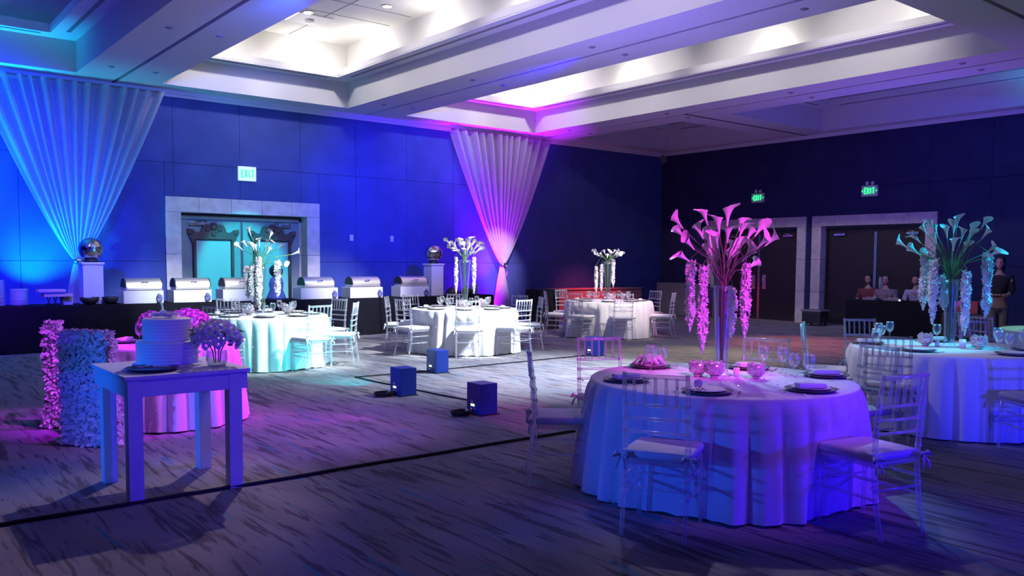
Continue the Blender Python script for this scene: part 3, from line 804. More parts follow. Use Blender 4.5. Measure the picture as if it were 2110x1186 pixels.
def garland_bm(L, seed, wide=.042, tail=True):
    rnd = random.Random(seed); bm = B(); N = int(L/.0045)
    tube(bm, [(0, 0, 0), (.004, 0, -L*.3), (-.003, .003, -L*.7), (0, 0, -L)], [wide*.30, wide*.36, wide*.28, .003], 7)
    for i in range(N):
        s = i/N; z = -s*L; wd = wide*(.95+.12*sin(s*9+seed))*(1 if s < .75 else (1-s)/.25*.8+.2)
        a = rnd.random()*2*pi; cx, cy = cos(a)*wd*.55, sin(a)*wd*.55; c = Vector((cx*1.05, cy*1.05, z)); nrm = Vector((cos(a), sin(a), rnd.uniform(-.4, .5))).normalized()
        t1 = nrm.orthogonal().normalized(); t2 = nrm.cross(t1); sz = wd*rnd.uniform(.50, .80); a0 = rnd.random()*6
        for k in range(5):
            b = a0+2*pi*k/5; d = t1*cos(b)+t2*sin(b); e = -t1*sin(b)+t2*cos(b)
            bm.faces.new([bm.verts.new(p) for p in (c, c+d*sz*.55+e*sz*.32+nrm*sz*.1, c+d*sz+nrm*sz*.30, c+d*sz*.55-e*sz*.32+nrm*sz*.1)])
    return bm
def bouquet(key, c, label, blooms, mouth, garls, seed, stemmat=STEM, zb=.80, gw=.042, spread=.20):
    """blooms: (right, z) offsets in the photo plane with own depth; garls: (right, ztop, zbottom, depth)"""
    rnd = random.Random(seed); R_, D_ = frame_of(c)
    t = thing('calla_lily_arrangement', label, 'flowers', (c[0], c[1], 0))
    P = lambda r, d, z: R_*r+D_*d+Vector((0, 0, z))
    bl = [(r, z, rnd.uniform(-spread, spread)) for r, z in blooms]
    # lilies behind the ones the photo shows best, filling the bunch round
    for r, z in list(blooms)[::3]: bl.append((-r*.7+.02, z-.05, .16+rnd.random()*.1))
    for i, (r, z, d) in enumerate(bl):
        sc = rnd.uniform(.85, 1.08)
        m0 = P(rnd.uniform(-.02, .02), rnd.uniform(-.02, .02), mouth)
        out = Vector((R_*r+D_*d)); tipdir = (out*1.3+Vector((0, 0, (z-mouth)*1.1+.05))).normalized()
        tip = P(r, d, z); base = tip-tipdir*.085*sc
        bot = P(rnd.uniform(-.012, .012), rnd.uniform(-.012, .012), zb+.03)
        mid = m0.lerp(base, .5)+Vector((0, 0, .05))-out*.06
        bm = B(); tube(bm, [bot, m0-Vector((0, 0, .12)), m0, m0.lerp(mid, .6), mid, mid.lerp(base, .6), base+tipdir*.01], [.0045]*7, 6)
        st = obj('calla_lily', bm, stemmat, t)
        q = tipdir.to_track_quat('Z', 'X'); rot = (q.to_matrix() @ Matrix.Rotation(rnd.random()*6.28, 3, 'Z')).to_euler()
        b = put('bloom', LILYM, st, base, rot); b.scale = (sc, sc, sc)
        b = put('spadix', SPAD, st, base, rot); b.scale = (sc, sc, sc)
    for i, (r, z0, z1, d) in enumerate(garls):
        g0 = P(r, d, z0); m0 = P(r*.15, d*.2, mouth-.02); top = P(r*.6, d*.7, max(z0, mouth)+.12)
        bm = B(); tube(bm, [m0, m0.lerp(top, .6), top, g0+Vector((0, 0, .03)), g0], .004, 6)
        s = obj('garland_stem', bm, stemmat, t)
        obj('orchid_garland', garland_bm(z0-z1, seed*7+i, gw*1.08), PETAL, t, g0)
    return t
c1 = (5.13, 3.87)
vase(c1, .765, 1.43, .068, .045, 'tall clear glass trumpet vase on the nearest round table')
bouquet('T1', c1, 'magenta lit calla lilies and hanging orchid strands in the nearest vase',
 [(-0.345, 1.907), (-0.326, 1.824), (-0.192, 1.852), (-0.145, 1.948), (-0.046, 1.894), (0.022, 1.958), (-0.057, 1.773), (0.025, 1.816), (0.128, 1.851), (0.19, 1.823), (0.277, 1.755), (0.341, 1.773), (-0.294, 1.643), (0.046, 1.638), (0.183, 1.674), (-0.253, 1.744), (-0.094, 1.673), (0.096, 1.727)],
 1.43, [(-.245, 1.60, 1.063, .20), (-.142, 1.565, .92, -.08), (.160, 1.585, 1.05, -.06), (.066, 1.40, 1.03, .16)], 11, STEMD)
c2 = (8.78, 3.83)
vase(c2, .765, 1.447, .075, .05, 'tall clear glass trumpet vase on the right-hand round table')
bouquet('T2', c2, 'cyan lit calla lilies and hanging orchid strands on the right-hand table',
 [(-0.478, 1.809), (-0.349, 1.873), (-0.277, 1.961), (-0.207, 2.009), (-0.172, 1.872), (-0.065, 1.934), (0.027, 2.03), (0.087, 1.918), (0.16, 1.898), (0.274, 2.012), (0.294, 1.916), (0.114, 1.773), (0.368, 1.715), (-0.358, 1.739), (0.005, 1.812)],
 1.45, [(-.25, 1.69, 1.12, .05), (-.20, 1.66, 1.18, .2), (-.16, 1.641, .984, -.05), (.13, 1.521, .89, -.08), (.312, 1.691, 1.066, .02), (-.062, 1.47, 1.126, .12)], 12, STEM, gw=.05)
c3 = (5.12, 12.45)
vase(c3, .765, 1.50, .07, .045, 'clear trumpet vase on the left round table before the doors')
bouquet('T3', c3, 'white calla lilies with orchid strands in front of the teal double doors',
 [(-0.176, 2.034), (-0.327, 1.79), (-0.249, 1.85), (-0.13, 1.8), (-0.037, 1.874), (0.084, 1.869), (0.155, 1.84), (0.284, 1.819), (0.529, 1.71), (0.317, 1.522)],
 1.50, [(-.14, 1.50, .95, -.05), (-.04, 1.62, .83, -.12), (-.07, 1.5, .9, .1), (.235, 1.58, 1.02, 0), (-.20, 1.42, 1.0, .03)], 13, STEM, gw=.055)
c4 = (8.8, 12.25)
vase(c4, .765, 1.62, .11, .05, 'tall clear vase packed with green stems on the middle round table')
bouquet('T4', c4, 'dense bunch of white calla lilies on the middle table by the buffet',
 [(-0.311, 1.942), (-0.259, 1.831), (-0.182, 1.874), (-0.087, 1.918), (-0.018, 1.858), (0.086, 1.971), (0.052, 1.816), (0.207, 1.86), (-0.112, 1.763), (0.146, 1.92), (-.22, 1.90), (.25, 1.80), (-.05, 1.95), (.0, 1.78), (.12, 1.80), (-.15, 1.80)],
 1.60, [(-.155, 1.66, 1.01, -.03), (.164, 1.66, 1.01, 0)], 14, STEM, gw=.04)
c5 = (13.15, 12.98)
vase(c5, .765, 1.6, .10, .05, 'tall clear vase on the farthest round table')
bouquet('T5', c5, 'cream white calla lilies with orchid strands on the farthest table',
 [(-0.327, 1.829), (-0.242, 1.766), (-0.085, 1.82), (0.052, 1.778), (0.135, 1.831), (0.23, 1.737), (-.27, 1.83), (.18, 1.80), (-.15, 1.75), (.27, 1.78)],
 1.58, [(-.25, 1.50, .90, 0), (-.135, 1.535, .95, .04), (.115, 1.64, 1.04, 0)], 15, STEM, gw=.045)

# ------------------------------------------------------------------ table ware
def globe_mesh():
    rnd = random.Random(4); bm = B(); ico(bm, (0, 0, .062), .052, 3, smooth=False)
    for v in list(bm.verts):
        if v.co.z > .098: v.co.z = .09
    t = bmesh.new(); bmesh.ops.create_icosphere(t, subdivisions=3, radius=.053)
    for v in t.verts:
        p = v.co+Vector((0, 0, .062))
        if p.z < .102 and rnd.random() < .45: ico(bm, p, rnd.uniform(.006, .011), 1, smooth=False)
    t.free()
    lathe(bm, [(.024, 0), (.028, .014)], 12, capb=True)
    return mesh(bm, GLITTER, 'crystal_globe')
GLOBE = globe_mesh()
for p, lab, sc in (((4.93, 3.93, .765), 'textured crystal globe left of the nearest vase, behind its twin', 1.15), ((4.96, 3.80, .765), 'textured crystal globe left of the nearest vase, in front of its twin', 1.2), ((5.18, 3.60, .765), 'textured crystal globe right of the nearest vase', 1.15),
                   ((8.68, 4.02, .765), 'crystal globe candle holder left of the right-hand table vase', 1.3), ((8.80, 3.55, .765), 'crystal globe candle holder right of the right-hand table vase', 1.35),
                   ((4.85, 12.3, .765), 'frosted crystal globe left of the left table vase', 1.5), ((5.42, 12.2, .765), 'frosted crystal globe right of the left table vase', 1.5),
                   ((8.58, 12.0, .765), 'crystal globe left of the middle table vase', 1.5), ((9.1, 12.1, .765), 'crystal globe right of the middle table vase', 1.5), ((13.0, 12.75, .765), 'crystal globe at the foot of the farthest vase', 1.6)):
    o = put('candle_globe', GLOBE, None, p); o.scale = (sc,)*3; tag(o, lab, 'candle holder', 'crystal globes')
def candle(p, r, h, lab):
    t = thing('pillar_candle', lab, 'candle', p); bm = B(); lathe(bm, [(.001, 0), (r, 0), (r, h), (r*.8, h-.004), (.001, h-.004)], 20); obj('wax', bm, WAX, t)
    bm = B(); tube(bm, [(0, 0, h-.004), (.001, 0, h+.008)], .0012, 4); obj('wick', bm, HAIR, t)
candle((5.11, 3.72, .765), .022, .07, 'white pillar candle between the nearest vase and the right crystal globe')
candle((8.78, 3.70, .765), .032, .085, 'white pillar candle right of the right-hand table vase')
candle((8.72, 3.92, .765), .02, .06, 'short white candle left of the right-hand table vase')
candle((8.95, 3.66, .765), .022, .06, 'small round white candle behind the right crystal globe')
# beads standing in for sparkles of light round the nearest vase
rnd = random.Random(3); bm = B()
for _ in range(420):
    a = rnd.random()*6.28; r = abs(rnd.gauss(0, .20)); ico(bm, (5.06+r*cos(a), 3.70+r*sin(a), .768), rnd.uniform(.003, .008), 1, (1, 1, .6), smooth=False)
o = obj('sparkle_beads', bm, CRYST); tag(o, 'small clear beads standing in for light sparkles on the cloth round the nearest vase', 'decoration'); o['kind'] = 'stuff'

bm = B(); lathe(bm, [(.001, .003), (.10, .003), (.15, .010), (.165, .016), (.165, .019), (.15, .014), (.10, .008), (.001, .008)], 32); CHG = mesh(bm, CHARGER, 'charger')
bm = B(); lathe(bm, [(.001, .0), (.07, .0), (.12, .012), (.125, .017), (.12, .016), (.07, .005), (.001, .005)], 32); PLT = mesh(bm, PLATE, 'plate')
bm = B(); v = box(bm, (0, 0, .018), (.20, .075, .034), 0, .012)
for q in bm.verts: q.co.z += .006*sin(q.co.x*40); q.co.y *= 1+.15*sin(q.co.x*55)
for f in bm.faces: f.smooth = True
NAPM = mesh(bm, NAP, 'napkin')
bm = B(); tube(bm, [(0, -.09, .004), (0, .02, .004), (0, .05, .006)], [.004, .0025, .003], 5); box(bm, (0, .06, .006), (.018, .03, .002))
for k in (-1, 0, 1): box(bm, (k*.0065, .09, .006), (.003, .04, .002))
FORK = mesh(bm, SILVER, 'fork')
bm = B(); tube(bm, [(0, -.09, .004), (0, .0, .004)], [.005, .004], 5); box(bm, (0, .05, .004), (.016, .11, .002), 0, .0008); KNIFE = mesh(bm, SILVER, 'knife')
def glass_mesh(h, r, stem):
    bm = B(); rb = .032
    prof = [(.001, 0), (rb, 0), (rb, .003), (.006, .008), (.0045, stem*.5), (.006, stem)]
    bh = h-stem; prof += [(r*f, stem+bh*g) for f, g in ((.55, .10), (.88, .30), (1.0, .55), (.95, .8), (.86, 1))]
    prof += [(r*f-.0015, stem+bh*g) for f, g in ((.86, 1), (.95, .8), (1.0, .55), (.88, .32), (.5, .13))]+[(.001, stem+bh*.08)]
    lathe(bm, prof, 16); return mesh(bm, GLASS, 'glass')
WINE = glass_mesh(.20, .042, .08); WATER = glass_mesh(.165, .042, .055)
bm = B(); lathe(bm, [(.001, 0), (.028, 0), (.036, .12), (.0345, .12), (.027, .006), (.001, .006)], 16); TUMB = mesh(bm, GLASS, 'tumbler')
SX = ('nearest table', 'right-hand table', 'left table', 'middle table', 'farthest table', 'small magenta table', 'right edge table')
KEY = dict(zip(('T1', 'T2', 'T3', 'T4', 'T5', 'T6', 'T7'), SX))
def setting(key, x, y, where, napkin=True, glasses=2, cut=True, gl=None, nrz=None):
    cx, cy = T[key]; a = atan2(cy-y, cx-x); dx, dy = cos(a), sin(a); nm = KEY[key]; z = .764
    e = put('charger_plate', CHG, None, (x, y, z)); tag(e, 'dark charger plate %s the %s' % (where, nm), 'plate', 'charger plates')
    e = put('dinner_plate', PLT, None, (x, y, z+.009)); tag(e, 'white dinner plate %s the %s' % (where, nm), 'plate', 'dinner plates')
    if napkin:
        e = put('napkin', NAPM, None, (x, y, z+.016), (0, 0, (a-pi/2) if nrz is None else nrz)); tag(e, 'rolled satin napkin %s the %s' % (where, nm), 'napkin', 'rolled napkins')
    if cut:
        sx, sy = -dy, dx
        e = put('fork', FORK, None, (x+sx*.2, y+sy*.2, z), (0, 0, a-pi/2)); tag(e, 'fork left of the plate %s the %s' % (where, nm), 'fork', 'forks')
        e = put('knife', KNIFE, None, (x-sx*.2, y-sy*.2, z), (0, 0, a-pi/2)); tag(e, 'knife right of the plate %s the %s' % (where, nm), 'knife', 'knives')
    if gl is None:
        gl = [(x+dx*.24+dy*.12, y+dy*.24-dx*.12), (x+dx*.26+dy*.02, y+dy*.26-dx*.02)][:glasses]
    for i, (gx, gy) in enumerate(gl):
        e = put('wine_glass', WINE if i % 2 == 0 else WATER, None, (gx, gy, z)); tag(e, '%s %s the %s' % (('tall stemmed glass', 'shorter stemmed glass', 'tall stemmed glass next to another', 'shorter stemmed glass at the end')[i], where, nm), 'glass', 'drinking glasses')
setting('T1', 4.33, 4.08, 'at the left of', gl=[], nrz=-.3)
setting('T1', 5.05, 4.50, 'at the far left of', napkin=False, gl=[(4.90, 4.36), (5.10, 4.42)])
setting('T1', 4.36, 3.40, 'behind the left front chair of', napkin=False, gl=[])
setting('T1', 4.98, 3.04, 'at the front right of', gl=[], nrz=-.55)
setting('T1', 5.70, 3.36, 'at the right of', gl=[(5.60, 3.66), (5.58, 3.55), (5.33, 3.27)], nrz=-.6)
setting('T1', 5.62, 3.98, 'at the far right of', gl=[(5.56, 3.80)], nrz=-.3)
# bow napkin and small details of the nearest table
bm = B()
for k in range(14):
    a = k*pi*2/14; rr = .07+.03*(k % 3); tube(bm, [(0, 0, .02), (rr*.6*cos(a), rr*.6*sin(a), .05+.02*(k % 2)), (rr*cos(a), rr*sin(a), .02), (rr*.4*cos(a+.3), rr*.4*sin(a+.3), .01)], [.012, .022, .016, .01], 6)
o = obj('ruffled_napkin', bm, NAP, None, (5.05, 4.50, .78)); tag(o, 'ruffled lilac-lit napkin on the plate at the far left of the nearest table', 'napkin')
for p, lab in (((4.40, 3.50, .78), 'small round favour ball on the plate behind the left front chair'),):
    bm = B(); ico(bm, (0, 0, .03), .03, 2); o = obj('favour_ball', bm, PINKF, None, p); tag(o, lab, 'decoration')
bm = B()
for k in range(9):
    a = k*.7; tube(bm, [(0, 0, .01), (.035*cos(a), .035*sin(a), .02), (.06*cos(a), .06*sin(a), .005)], [.004, .006, .002], 5)
o = obj('gold_favour', bm, GOLDST, None, (4.27, 3.40, .78)); tag(o, 'small gold star-shaped ornament on the plate behind the left front chair', 'decoration')
# right-hand table
setting('T2', 8.42, 4.50, 'at the far left of', gl=[(8.76, 4.56), (8.90, 4.60), (9.08, 4.60)], nrz=-.5)
setting('T2', 8.10, 3.82, 'at the near left of', napkin=False, gl=[(7.98, 4.18), (8.10, 4.24)])
setting('T2', 8.50, 3.12, 'at the near right of', napkin=False, gl=[(8.72, 3.34), (8.86, 3.30), (8.98, 3.22)])
setting('T2', 9.10, 3.20, 'at the right of', gl=[(9.1, 3.5)])
setting('T2', 9.30, 4.20, 'at the far side of', gl=[(9.1, 4.1)])
WH = ('at the near side of', 'at the near right of', 'at the right of', 'at the far right of', 'at the far side of', 'at the far left of', 'at the left of', 'at the near left of')
for key in ('T3', 'T4', 'T5'):
    cx, cy = T[key]; a0 = atan2(-cy, -cx)
    for k in range(8):
        a = a0+k*pi/4; setting(key, cx+.68*cos(a), cy+.68*sin(a), WH[k], napkin=(k % 2 == 0), cut=False)
setting('T7', 11.75, 4.05, 'at the left of'); setting('T7', 11.95, 3.35, 'at the near left of')
setting('T6', 2.25, 8.95, 'at the left of', glasses=1, cut=False)

# ------------------------------------------------------------------ cake table
t = thing('cake_table', 'square white-painted wooden table with thick legs holding the cake', 'table', (0, 0, 0))
X0, X1, Y0, Y1 = 1.44, 2.26, 5.73, 6.62
bm = B(); box2(bm, (X0-.005, Y0-.005, .815), (X1+.005, Y1+.005, .84), .004); obj('tabletop', bm, TBLW, t)
for a, b in (((X0+.012, Y0+.01), (X1-.012, Y0+.04)), ((X0+.012, Y1-.04), (X1-.012, Y1-.01)), ((X0+.01, Y0+.04), (X0+.04, Y1-.04)), ((X1-.04, Y0+.04), (X1-.01, Y1-.04))):
    bm = B(); box2(bm, (*a, .70), (*b, .815), .003); obj('apron', bm, TBLW, t)
for x, y in ((X0+.055, Y0+.05), (X1-.105, Y0+.05), (X0+.06, Y1-.16), (X1-.09, Y1-.16)):
    bm = B(); box(bm, (x+.005, y, .407), (.092, .092, .815), 0, .005); obj('leg', bm, TBLW, t)
# cake
t = thing('tiered_cake', 'two-tier frosted cake with ridged icing and a rosette, on the square table', 'cake', (1.86, 6.25, .84))
bm = B(); lathe(bm, [(.001, 0), (.235, 0), (.235, .014), (.001, .014)], 40); obj('cake_board', bm, SILVER, t)
def tier(bm, z0, z1, r):
    n = 7; prof = [(.001, z0)]
    for k in range(n*3+1):
        s = k/(n*3); prof.append((r+.006*abs(sin(s*n*pi)), z0+(z1-z0)*s))
    prof.append((r-.02, z1+.004)); prof.append((.001, z1)); lathe(bm, prof, 48)
bm = B(); tier(bm, .014, .175, .205); obj('bottom_tier', bm, FROST, t)
bm = B(); tier(bm, .175, .335, .160); obj('top_tier', bm, FROST, t)
def rose(bm, c, r, seed, n=16):
    rnd = random.Random(seed)
    for k in range(n):
        a = k*2.4; q = .25+.75*k/n; rr = r*q
        d = Vector((cos(a), sin(a), 0)); e = Vector((-sin(a), cos(a), 0)); h = r*(.75-.55*q)
        p = [Vector(c)+d*rr*.25, Vector(c)+d*rr*.8+e*rr*.55+Vector((0, 0, h)), Vector(c)+d*rr*1.05+Vector((0, 0, h*1.15)), Vector(c)+d*rr*.8-e*rr*.55+Vector((0, 0, h))]
        bm.faces.new([bm.verts.new(x) for x in p])
bm = B()
for i, (x, y, r) in enumerate(((-.02, 0, .075), (.05, .03, .06), (-.07, .04, .055), (.0, -.07, .05))): rose(bm, (x, y, .345), r, i, 20)
obj('rosette', bm, ROSE, t)
bm = B()
for i, (x, y, z, r) in enumerate(((.19, -.09, .08, .03), (.205, -.05, .13, .022), (.20, -.10, .16, .02))): rose(bm, (x, y, z), r, i, 12)
obj('icing_flower', bm, ROSE, t)
t = thing('serving_plate', 'dark round platter with cake knife at the front left of the square table', 'plate', (1.68, 5.98, .84))
bm = B(); lathe(bm, [(.001, .003), (.13, .003), (.17, .02), (.172, .024), (.13, .009), (.001, .009)], 36); obj('platter', bm, TRAY, t)
bm = B(); tube(bm, [(-.13, -.02, .03), (0, 0, .03)], .008, 6); box(bm, (.08, .012, .028), (.17, .03, .003), .15); o = obj('cake_knife', bm, SILVER); tag(o, 'cake knife lying on the dark platter', 'knife'); o.location = (1.68, 5.98, .84)
t = thing('glass_vase', 'short round glass vase holding the bouquet at the right of the cake', 'vase', (2.12, 5.98, .84))
bm = B(); lathe(bm, [(.001, 0), (.06, 0), (.075, .05), (.07, .11), (.066, .11), (.07, .05), (.055, .006), (.001, .006)], 24); obj('glass_body', bm, VGLASS, t)
def rosebunch(name, lab, loc, R, n, seed, m, h0=.10, sq=.75):
    t = thing(name, lab, 'flowers', loc); rnd = random.Random(seed)
    bm = B()
    for k in range(8): a = k*.8; tube(bm, [(.02*cos(a), .02*sin(a), .02), (.03*cos(a), .03*sin(a), h0), (R*.5*cos(a), R*.5*sin(a), h0+R*.6)], .004, 5)
    obj('stems', bm, STEM, t)
    n = int(n*1.7)
    for k in range(n):
        z = 1-1.35*k/n; rr = sqrt(max(0, 1-z*z)); a = k*2.399
        p = Vector((R*rr*cos(a), R*rr*sin(a), h0+R*sq*.75+R*sq*z)); nrm = Vector((rr*cos(a), rr*sin(a), z+.15)).normalized()
        bm = B(); rose(bm, (0, 0, 0), rnd.uniform(.030, .046)*R/.15, k, 16)
        q = nrm.to_track_quat('Z', 'Y').to_euler(); obj('rose_bloom', bm, m if k % 4 else (PETAL), t, p, q)
    bm = B()
    for k in range(26):
        a = rnd.random()*6.28; z = rnd.uniform(-.3, .6); p = Vector((R*1.0*cos(a), R*1.0*sin(a), h0+R*sq*.7+R*sq*z)); d = Vector((cos(a), sin(a), rnd.uniform(-.5, .3))).normalized(); e = d.orthogonal().normalized(); L = R*.4
        bm.faces.new([bm.verts.new(x) for x in (p-d*L*.4, p+e*L*.2, p+d*L*.7, p-e*L*.2)])
    obj('leaves', bm, STEM, t)
    return t
rosebunch('rose_bouquet', 'lilac-lit rose bouquet in the short vase at the right of the cake', (2.12, 5.98, .845), .155, 34, 5, ROSE)
rosebunch('rose_bouquet', 'vivid magenta flower mound in the middle of the small magenta table', (2.80, 8.70, .77), .20, 44, 6, PINKF, .04)
rosebunch('rose_bouquet', 'pink sparkling flowers behind the cake, left of the magenta mound', (2.50, 8.85, .77), .13, 24, 8, PINKF, .12)
t = thing('crystal_candelabra', 'crystal beaded stand among the pink flowers behind the cake', 'candle holder', (2.66, 8.98, .766))
bm = B(); lathe(bm, [(.001, 0), (.06, 0), (.05, .01), (.01, .03), (.008, .2), (.02, .22), (.06, .26), (.065, .27), (.001, .25)], 16); obj('stand', bm, GLASS, t)
bm = B()
for k in range(40): a = k*2.4; ico(bm, (.065*cos(a), .065*sin(a), .26-.012*(k % 8)), .006, 1, smooth=False)
obj('beads', bm, GLITTER, t)

# ------------------------------------------------------------------ uplight boxes and cables
def uplight(x, y, rz, lab, coil=True):
    t = thing('uplight_box', lab, 'stage light', (x, y, 0), rz, 'uplight boxes')
    bm = B(); box(bm, (0, 0, .165), (.215, .25, .33), 0, .008); obj('housing', bm, UPL, t)
    bm = B(); box(bm, (0, .131, .24), (.15, .012, .12), 0, .004); obj('lens_window', bm, GREYP, t)
    bm = B(); box(bm, (0, 0, .005), (.25, .28, .01)); obj('base_plate', bm, BLACKP, t)
    bm = B(); box(bm, (-.109, .02, .10), (.004, .06, .022)); obj('display', bm, LED, t)
    for z, y_ in ((.145, .03), (.055, .04), (.055, -.02)):
        bm = B(); v = ico(bm, (-.111, y_, z), .017, 1, (.5, 1, 1)); obj('socket', bm, STEEL if y_ > 0 else GREYP, t)
    if coil:
        c = thing('cable_coil', 'coiled black cable lying left of the '+lab.split(',')[0], 'cable', (x-.26*cos(rz), y-.26*sin(rz)+.02, 0), rz)
        bm = B()
        for k in range(4):
            r = .085+.008*k; tube(bm, [(r*cos(a*pi/10), r*.9*sin(a*pi/10), .012+.012*k) for a in range(21)], .008, 6, False)
        tube(bm, [(.09, 0, .02), (.13, .01, .012), (.147, .02, .05)], .007, 6)
        obj('cable', bm, CABLE, c)
        bm = B(); tube(bm, [(.02, -.06, .055), (.06, -.03, .06)], .014, 8); obj('connector', bm, STEEL, c)
uplight(5.27, 7.02, 0, 'nearest dark blue uplight box, alone right of the aisle')
uplight(5.265, 8.58, 0, 'middle dark blue uplight box, at the bend of the cable')
uplight(6.72, 10.02, 0, 'far dark blue uplight box, before the middle table', False)
uplight(9.55, 5.62, .2, 'dark uplight box seen between the front and right-hand tables', False)
uplight(10.08, 10.25, .1, 'dark uplight box seen through the far chair of the front table', False)
def cable(pts, lab, r=.010):
    bm = B(); P = []
    for (a, b), (c, d) in zip(pts, pts[1:]):
        n = max(2, int(hypot(c-a, d-b)/.25))
        for k in range(n): s = k/n; P.append((a+(c-a)*s+.006*sin(7*(a+s)), b+(d-b)*s+.008*sin(5*s*n), r))
    P.append((*pts[-1], r)); tube(bm, P, r, 6); o = obj('floor_cable', bm, CABLE); tag(o, lab, 'cable')
cable([(-1.5, 5.75), (5.4, 5.735)], 'long black cable crossing the carpet under the cake table', .014)
cable([(5.5, 10.22), (5.53, 9.3), (5.62, 7.75), (5.45, 7.2)], 'black cable running from the bend to the nearest uplight box')
cable([(5.5, 10.22), (6.6, 10.18), (6.9, 10.2), (9.95, 10.3)], 'black cable running past the far uplight box toward the right')

# ------------------------------------------------------------------ buffet
def skirted(name, lab, x0, x1, y0, y1, z, rz=0):
    t = thing(name, lab, 'table', ((x0+x1)/2, (y0+y1)/2, 0)); w, d = (x1-x0)/2, (y1-y0)/2
    bm = B(); box2(bm, (-w+.02, -d+.02, z-.04), (w-.02, d-.02, z-.006)); obj('tabletop', bm, GREYP, t)
    per = []; n = 0
    L = [(-w, -d, w, -d), (w, -d, w, d), (w, d, -w, d), (-w, d, -w, -d)]; bm = B(); rows = [[], [], [], []]
    for ax, ay, bx, by in L:
        ln = hypot(bx-ax, by-ay); k = max(8, int(ln/.04)); nx, ny = (by-ay)/ln, -(bx-ax)/ln
        for i in range(k):
            s = i/k; px, py = ax+(bx-ax)*s, ay+(by-ay)*s; wv = .5+.5*sin(s*ln*26)
            for j, (zz, o_) in enumerate(((z, 0), (z-.02, .004), (z*.5, .012+.012*wv), (.005, .014+.03*wv))): rows[j].append(bm.verts.new((px+nx*o_, py+ny*o_, zz)))
    N = len(rows[0]); bm.faces.new(rows[0])
    for a, b in zip(rows, rows[1:]):
        for i in range(N): f = bm.faces.new((a[i], b[i], b[(i+1) % N], a[(i+1) % N])); f.smooth = True
    obj('black_skirt', bm, BLACKC, t); return t
ZB_ = .79
skirted('buffet_table', 'long black-skirted buffet table along the blue wall', -1.0, 9.22, 16.0, 16.8, ZB_)
skirted('buffet_table', 'black-skirted buffet table continuing right behind the middle round table', 9.3, 12.4, 16.08, 16.85, ZB_)
def riser(x0, x1, lab):
    t = thing('riser_box', lab, 'box', ((x0+x1)/2, 16.28, ZB_), 0, 'white riser boxes'); w = (x1-x0)/2
    bm = B(); box(bm, (0, 0, .115), (2*w, .40, .23), 0, .004); obj('box_body', bm, WBOX, t)
    # dark ribbon bow at the lower right corner
    b = B()
    for k in range(7):
        a = -1.2+k*.4; tube(b, [(w-.12, -.21, .09), (w-.12+.07*cos(a), -.235, .09+.07*sin(a)), (w-.12+.10*cos(a+.12), -.22, .09+.09*sin(a+.12))], [.02, .022, .008], 6)
    o = obj('ribbon_bow', b, CYANV, t)
    return t
CHX = [(4.05, 4.74), (4.92, 5.62), (5.84, 6.57), (7.44, 8.27), (8.56, 9.35), (9.80, 10.55)]
NM = ('first', 'second', 'third', 'fourth', 'fifth', 'sixth')
for i, (a, b) in enumerate(CHX):
    riser(a, b, 'white riser box under the %s chafing dish from the left' % NM[i])
    cx = (a+b)/2+.02; w = min(.34, (b-a)/2-.03)
    t = thing('chafing_dish', 'polished roll-top chafing dish, %s from the left on the buffet' % NM[i], 'chafing dish', (cx, 16.28, ZB_+.23), 0, 'chafing dishes')
    bm = B(); box(bm, (0, 0, .035), (2*w, .34, .05), 0, .012); obj('water_pan', bm, GOLDST, t)
    bm = B(); n = 14; r = .165; A = [[bm.verts.new((s*w, -cos(k*pi/n)*r*1.05, .06+sin(k*pi/n)*r)) for k in range(n+1)] for s in (-.97, .97)]
    for k in range(n): f = bm.faces.new((A[0][k], A[1][k], A[1][k+1], A[0][k+1])); f.smooth = True
    obj('roll_lid', bm, GOLDST, t)
    for s in (-1, 1):
        bm = B(); vs = [bm.verts.new((s*w*.972, -cos(k*pi/n)*r*1.05, .06+sin(k*pi/n)*r)) for k in range(n+1)]; f = bm.faces.new(vs)
        g = bmesh.ops.extrude_face_region(bm, geom=[f]); bmesh.ops.translate(bm, vec=(s*.02, 0, 0), verts=[v for v in g['geom'] if isinstance(v, bmesh.types.BMVert)]); obj('lid_end', bm, BLACKP, t)
    bm = B(); tube(bm, [(-.04, -.15, .13), (-.05, -.21, .15), (.05, -.21, .15), (.04, -.15, .13)], .011, 6); obj('lid_handle', bm, CHROME, t)
    for sx in (-1, 1):
        bm = B(); tube(bm, [(sx*(w-.02), -.15, 0), (sx*(w-.02), -.165, .06)], .012, 6); obj('leg', bm, CHROME, t)
        bm = B(); tube(bm, [(sx*(w-.02), .15, 0), (sx*(w-.02), .165, .06)], .012, 6); obj('leg', bm, CHROME, t)
def pedestal(x, y, z0, z1, lab, lab2, s=.33):
    t = thing('pedestal', lab, 'pedestal', (x, y, z0)); h = z1-z0
    bm = B(); box(bm, (0, 0, h/2-.02), (s, s, h-.04), 0, .004); obj('shaft', bm, PED, t)
    bm = B(); box(bm, (0, 0, h-.02), (s+.04, s+.04, .04), 0, .008); obj('cap', bm, PED, t)
    b = thing('mirror_ball', lab2, 'ornament', (x, y, z1)); 
    bm = B(); bmesh.ops.create_uvsphere(bm, u_segments=36, v_segments=20, radius=.205, matrix=Matrix.Translation((0, 0, .235)))
    for f in bm.faces: f.smooth = False
    obj('mirrored_ball', bm, mat('mirror_mosaic', (.55, .5, .52), .10, 1, bump=.9, bs=14), b)
    bm = B(); lathe(bm, [(.11, 0), (.14, .02), (.10, .06), (.09, .06), (.12, .02), (.10, 0)], 24); obj('ring_base', bm, BLACKP, b)
pedestal(3.60, 16.42, ZB_, 1.53, 'white square pedestal left of the chafing dishes', 'dark mirrored gazing ball on the left pedestal')
pedestal(10.90, 16.42, ZB_, 1.53, 'white square pedestal right of the chafing dishes', 'silver mirrored gazing ball on the right pedestal')
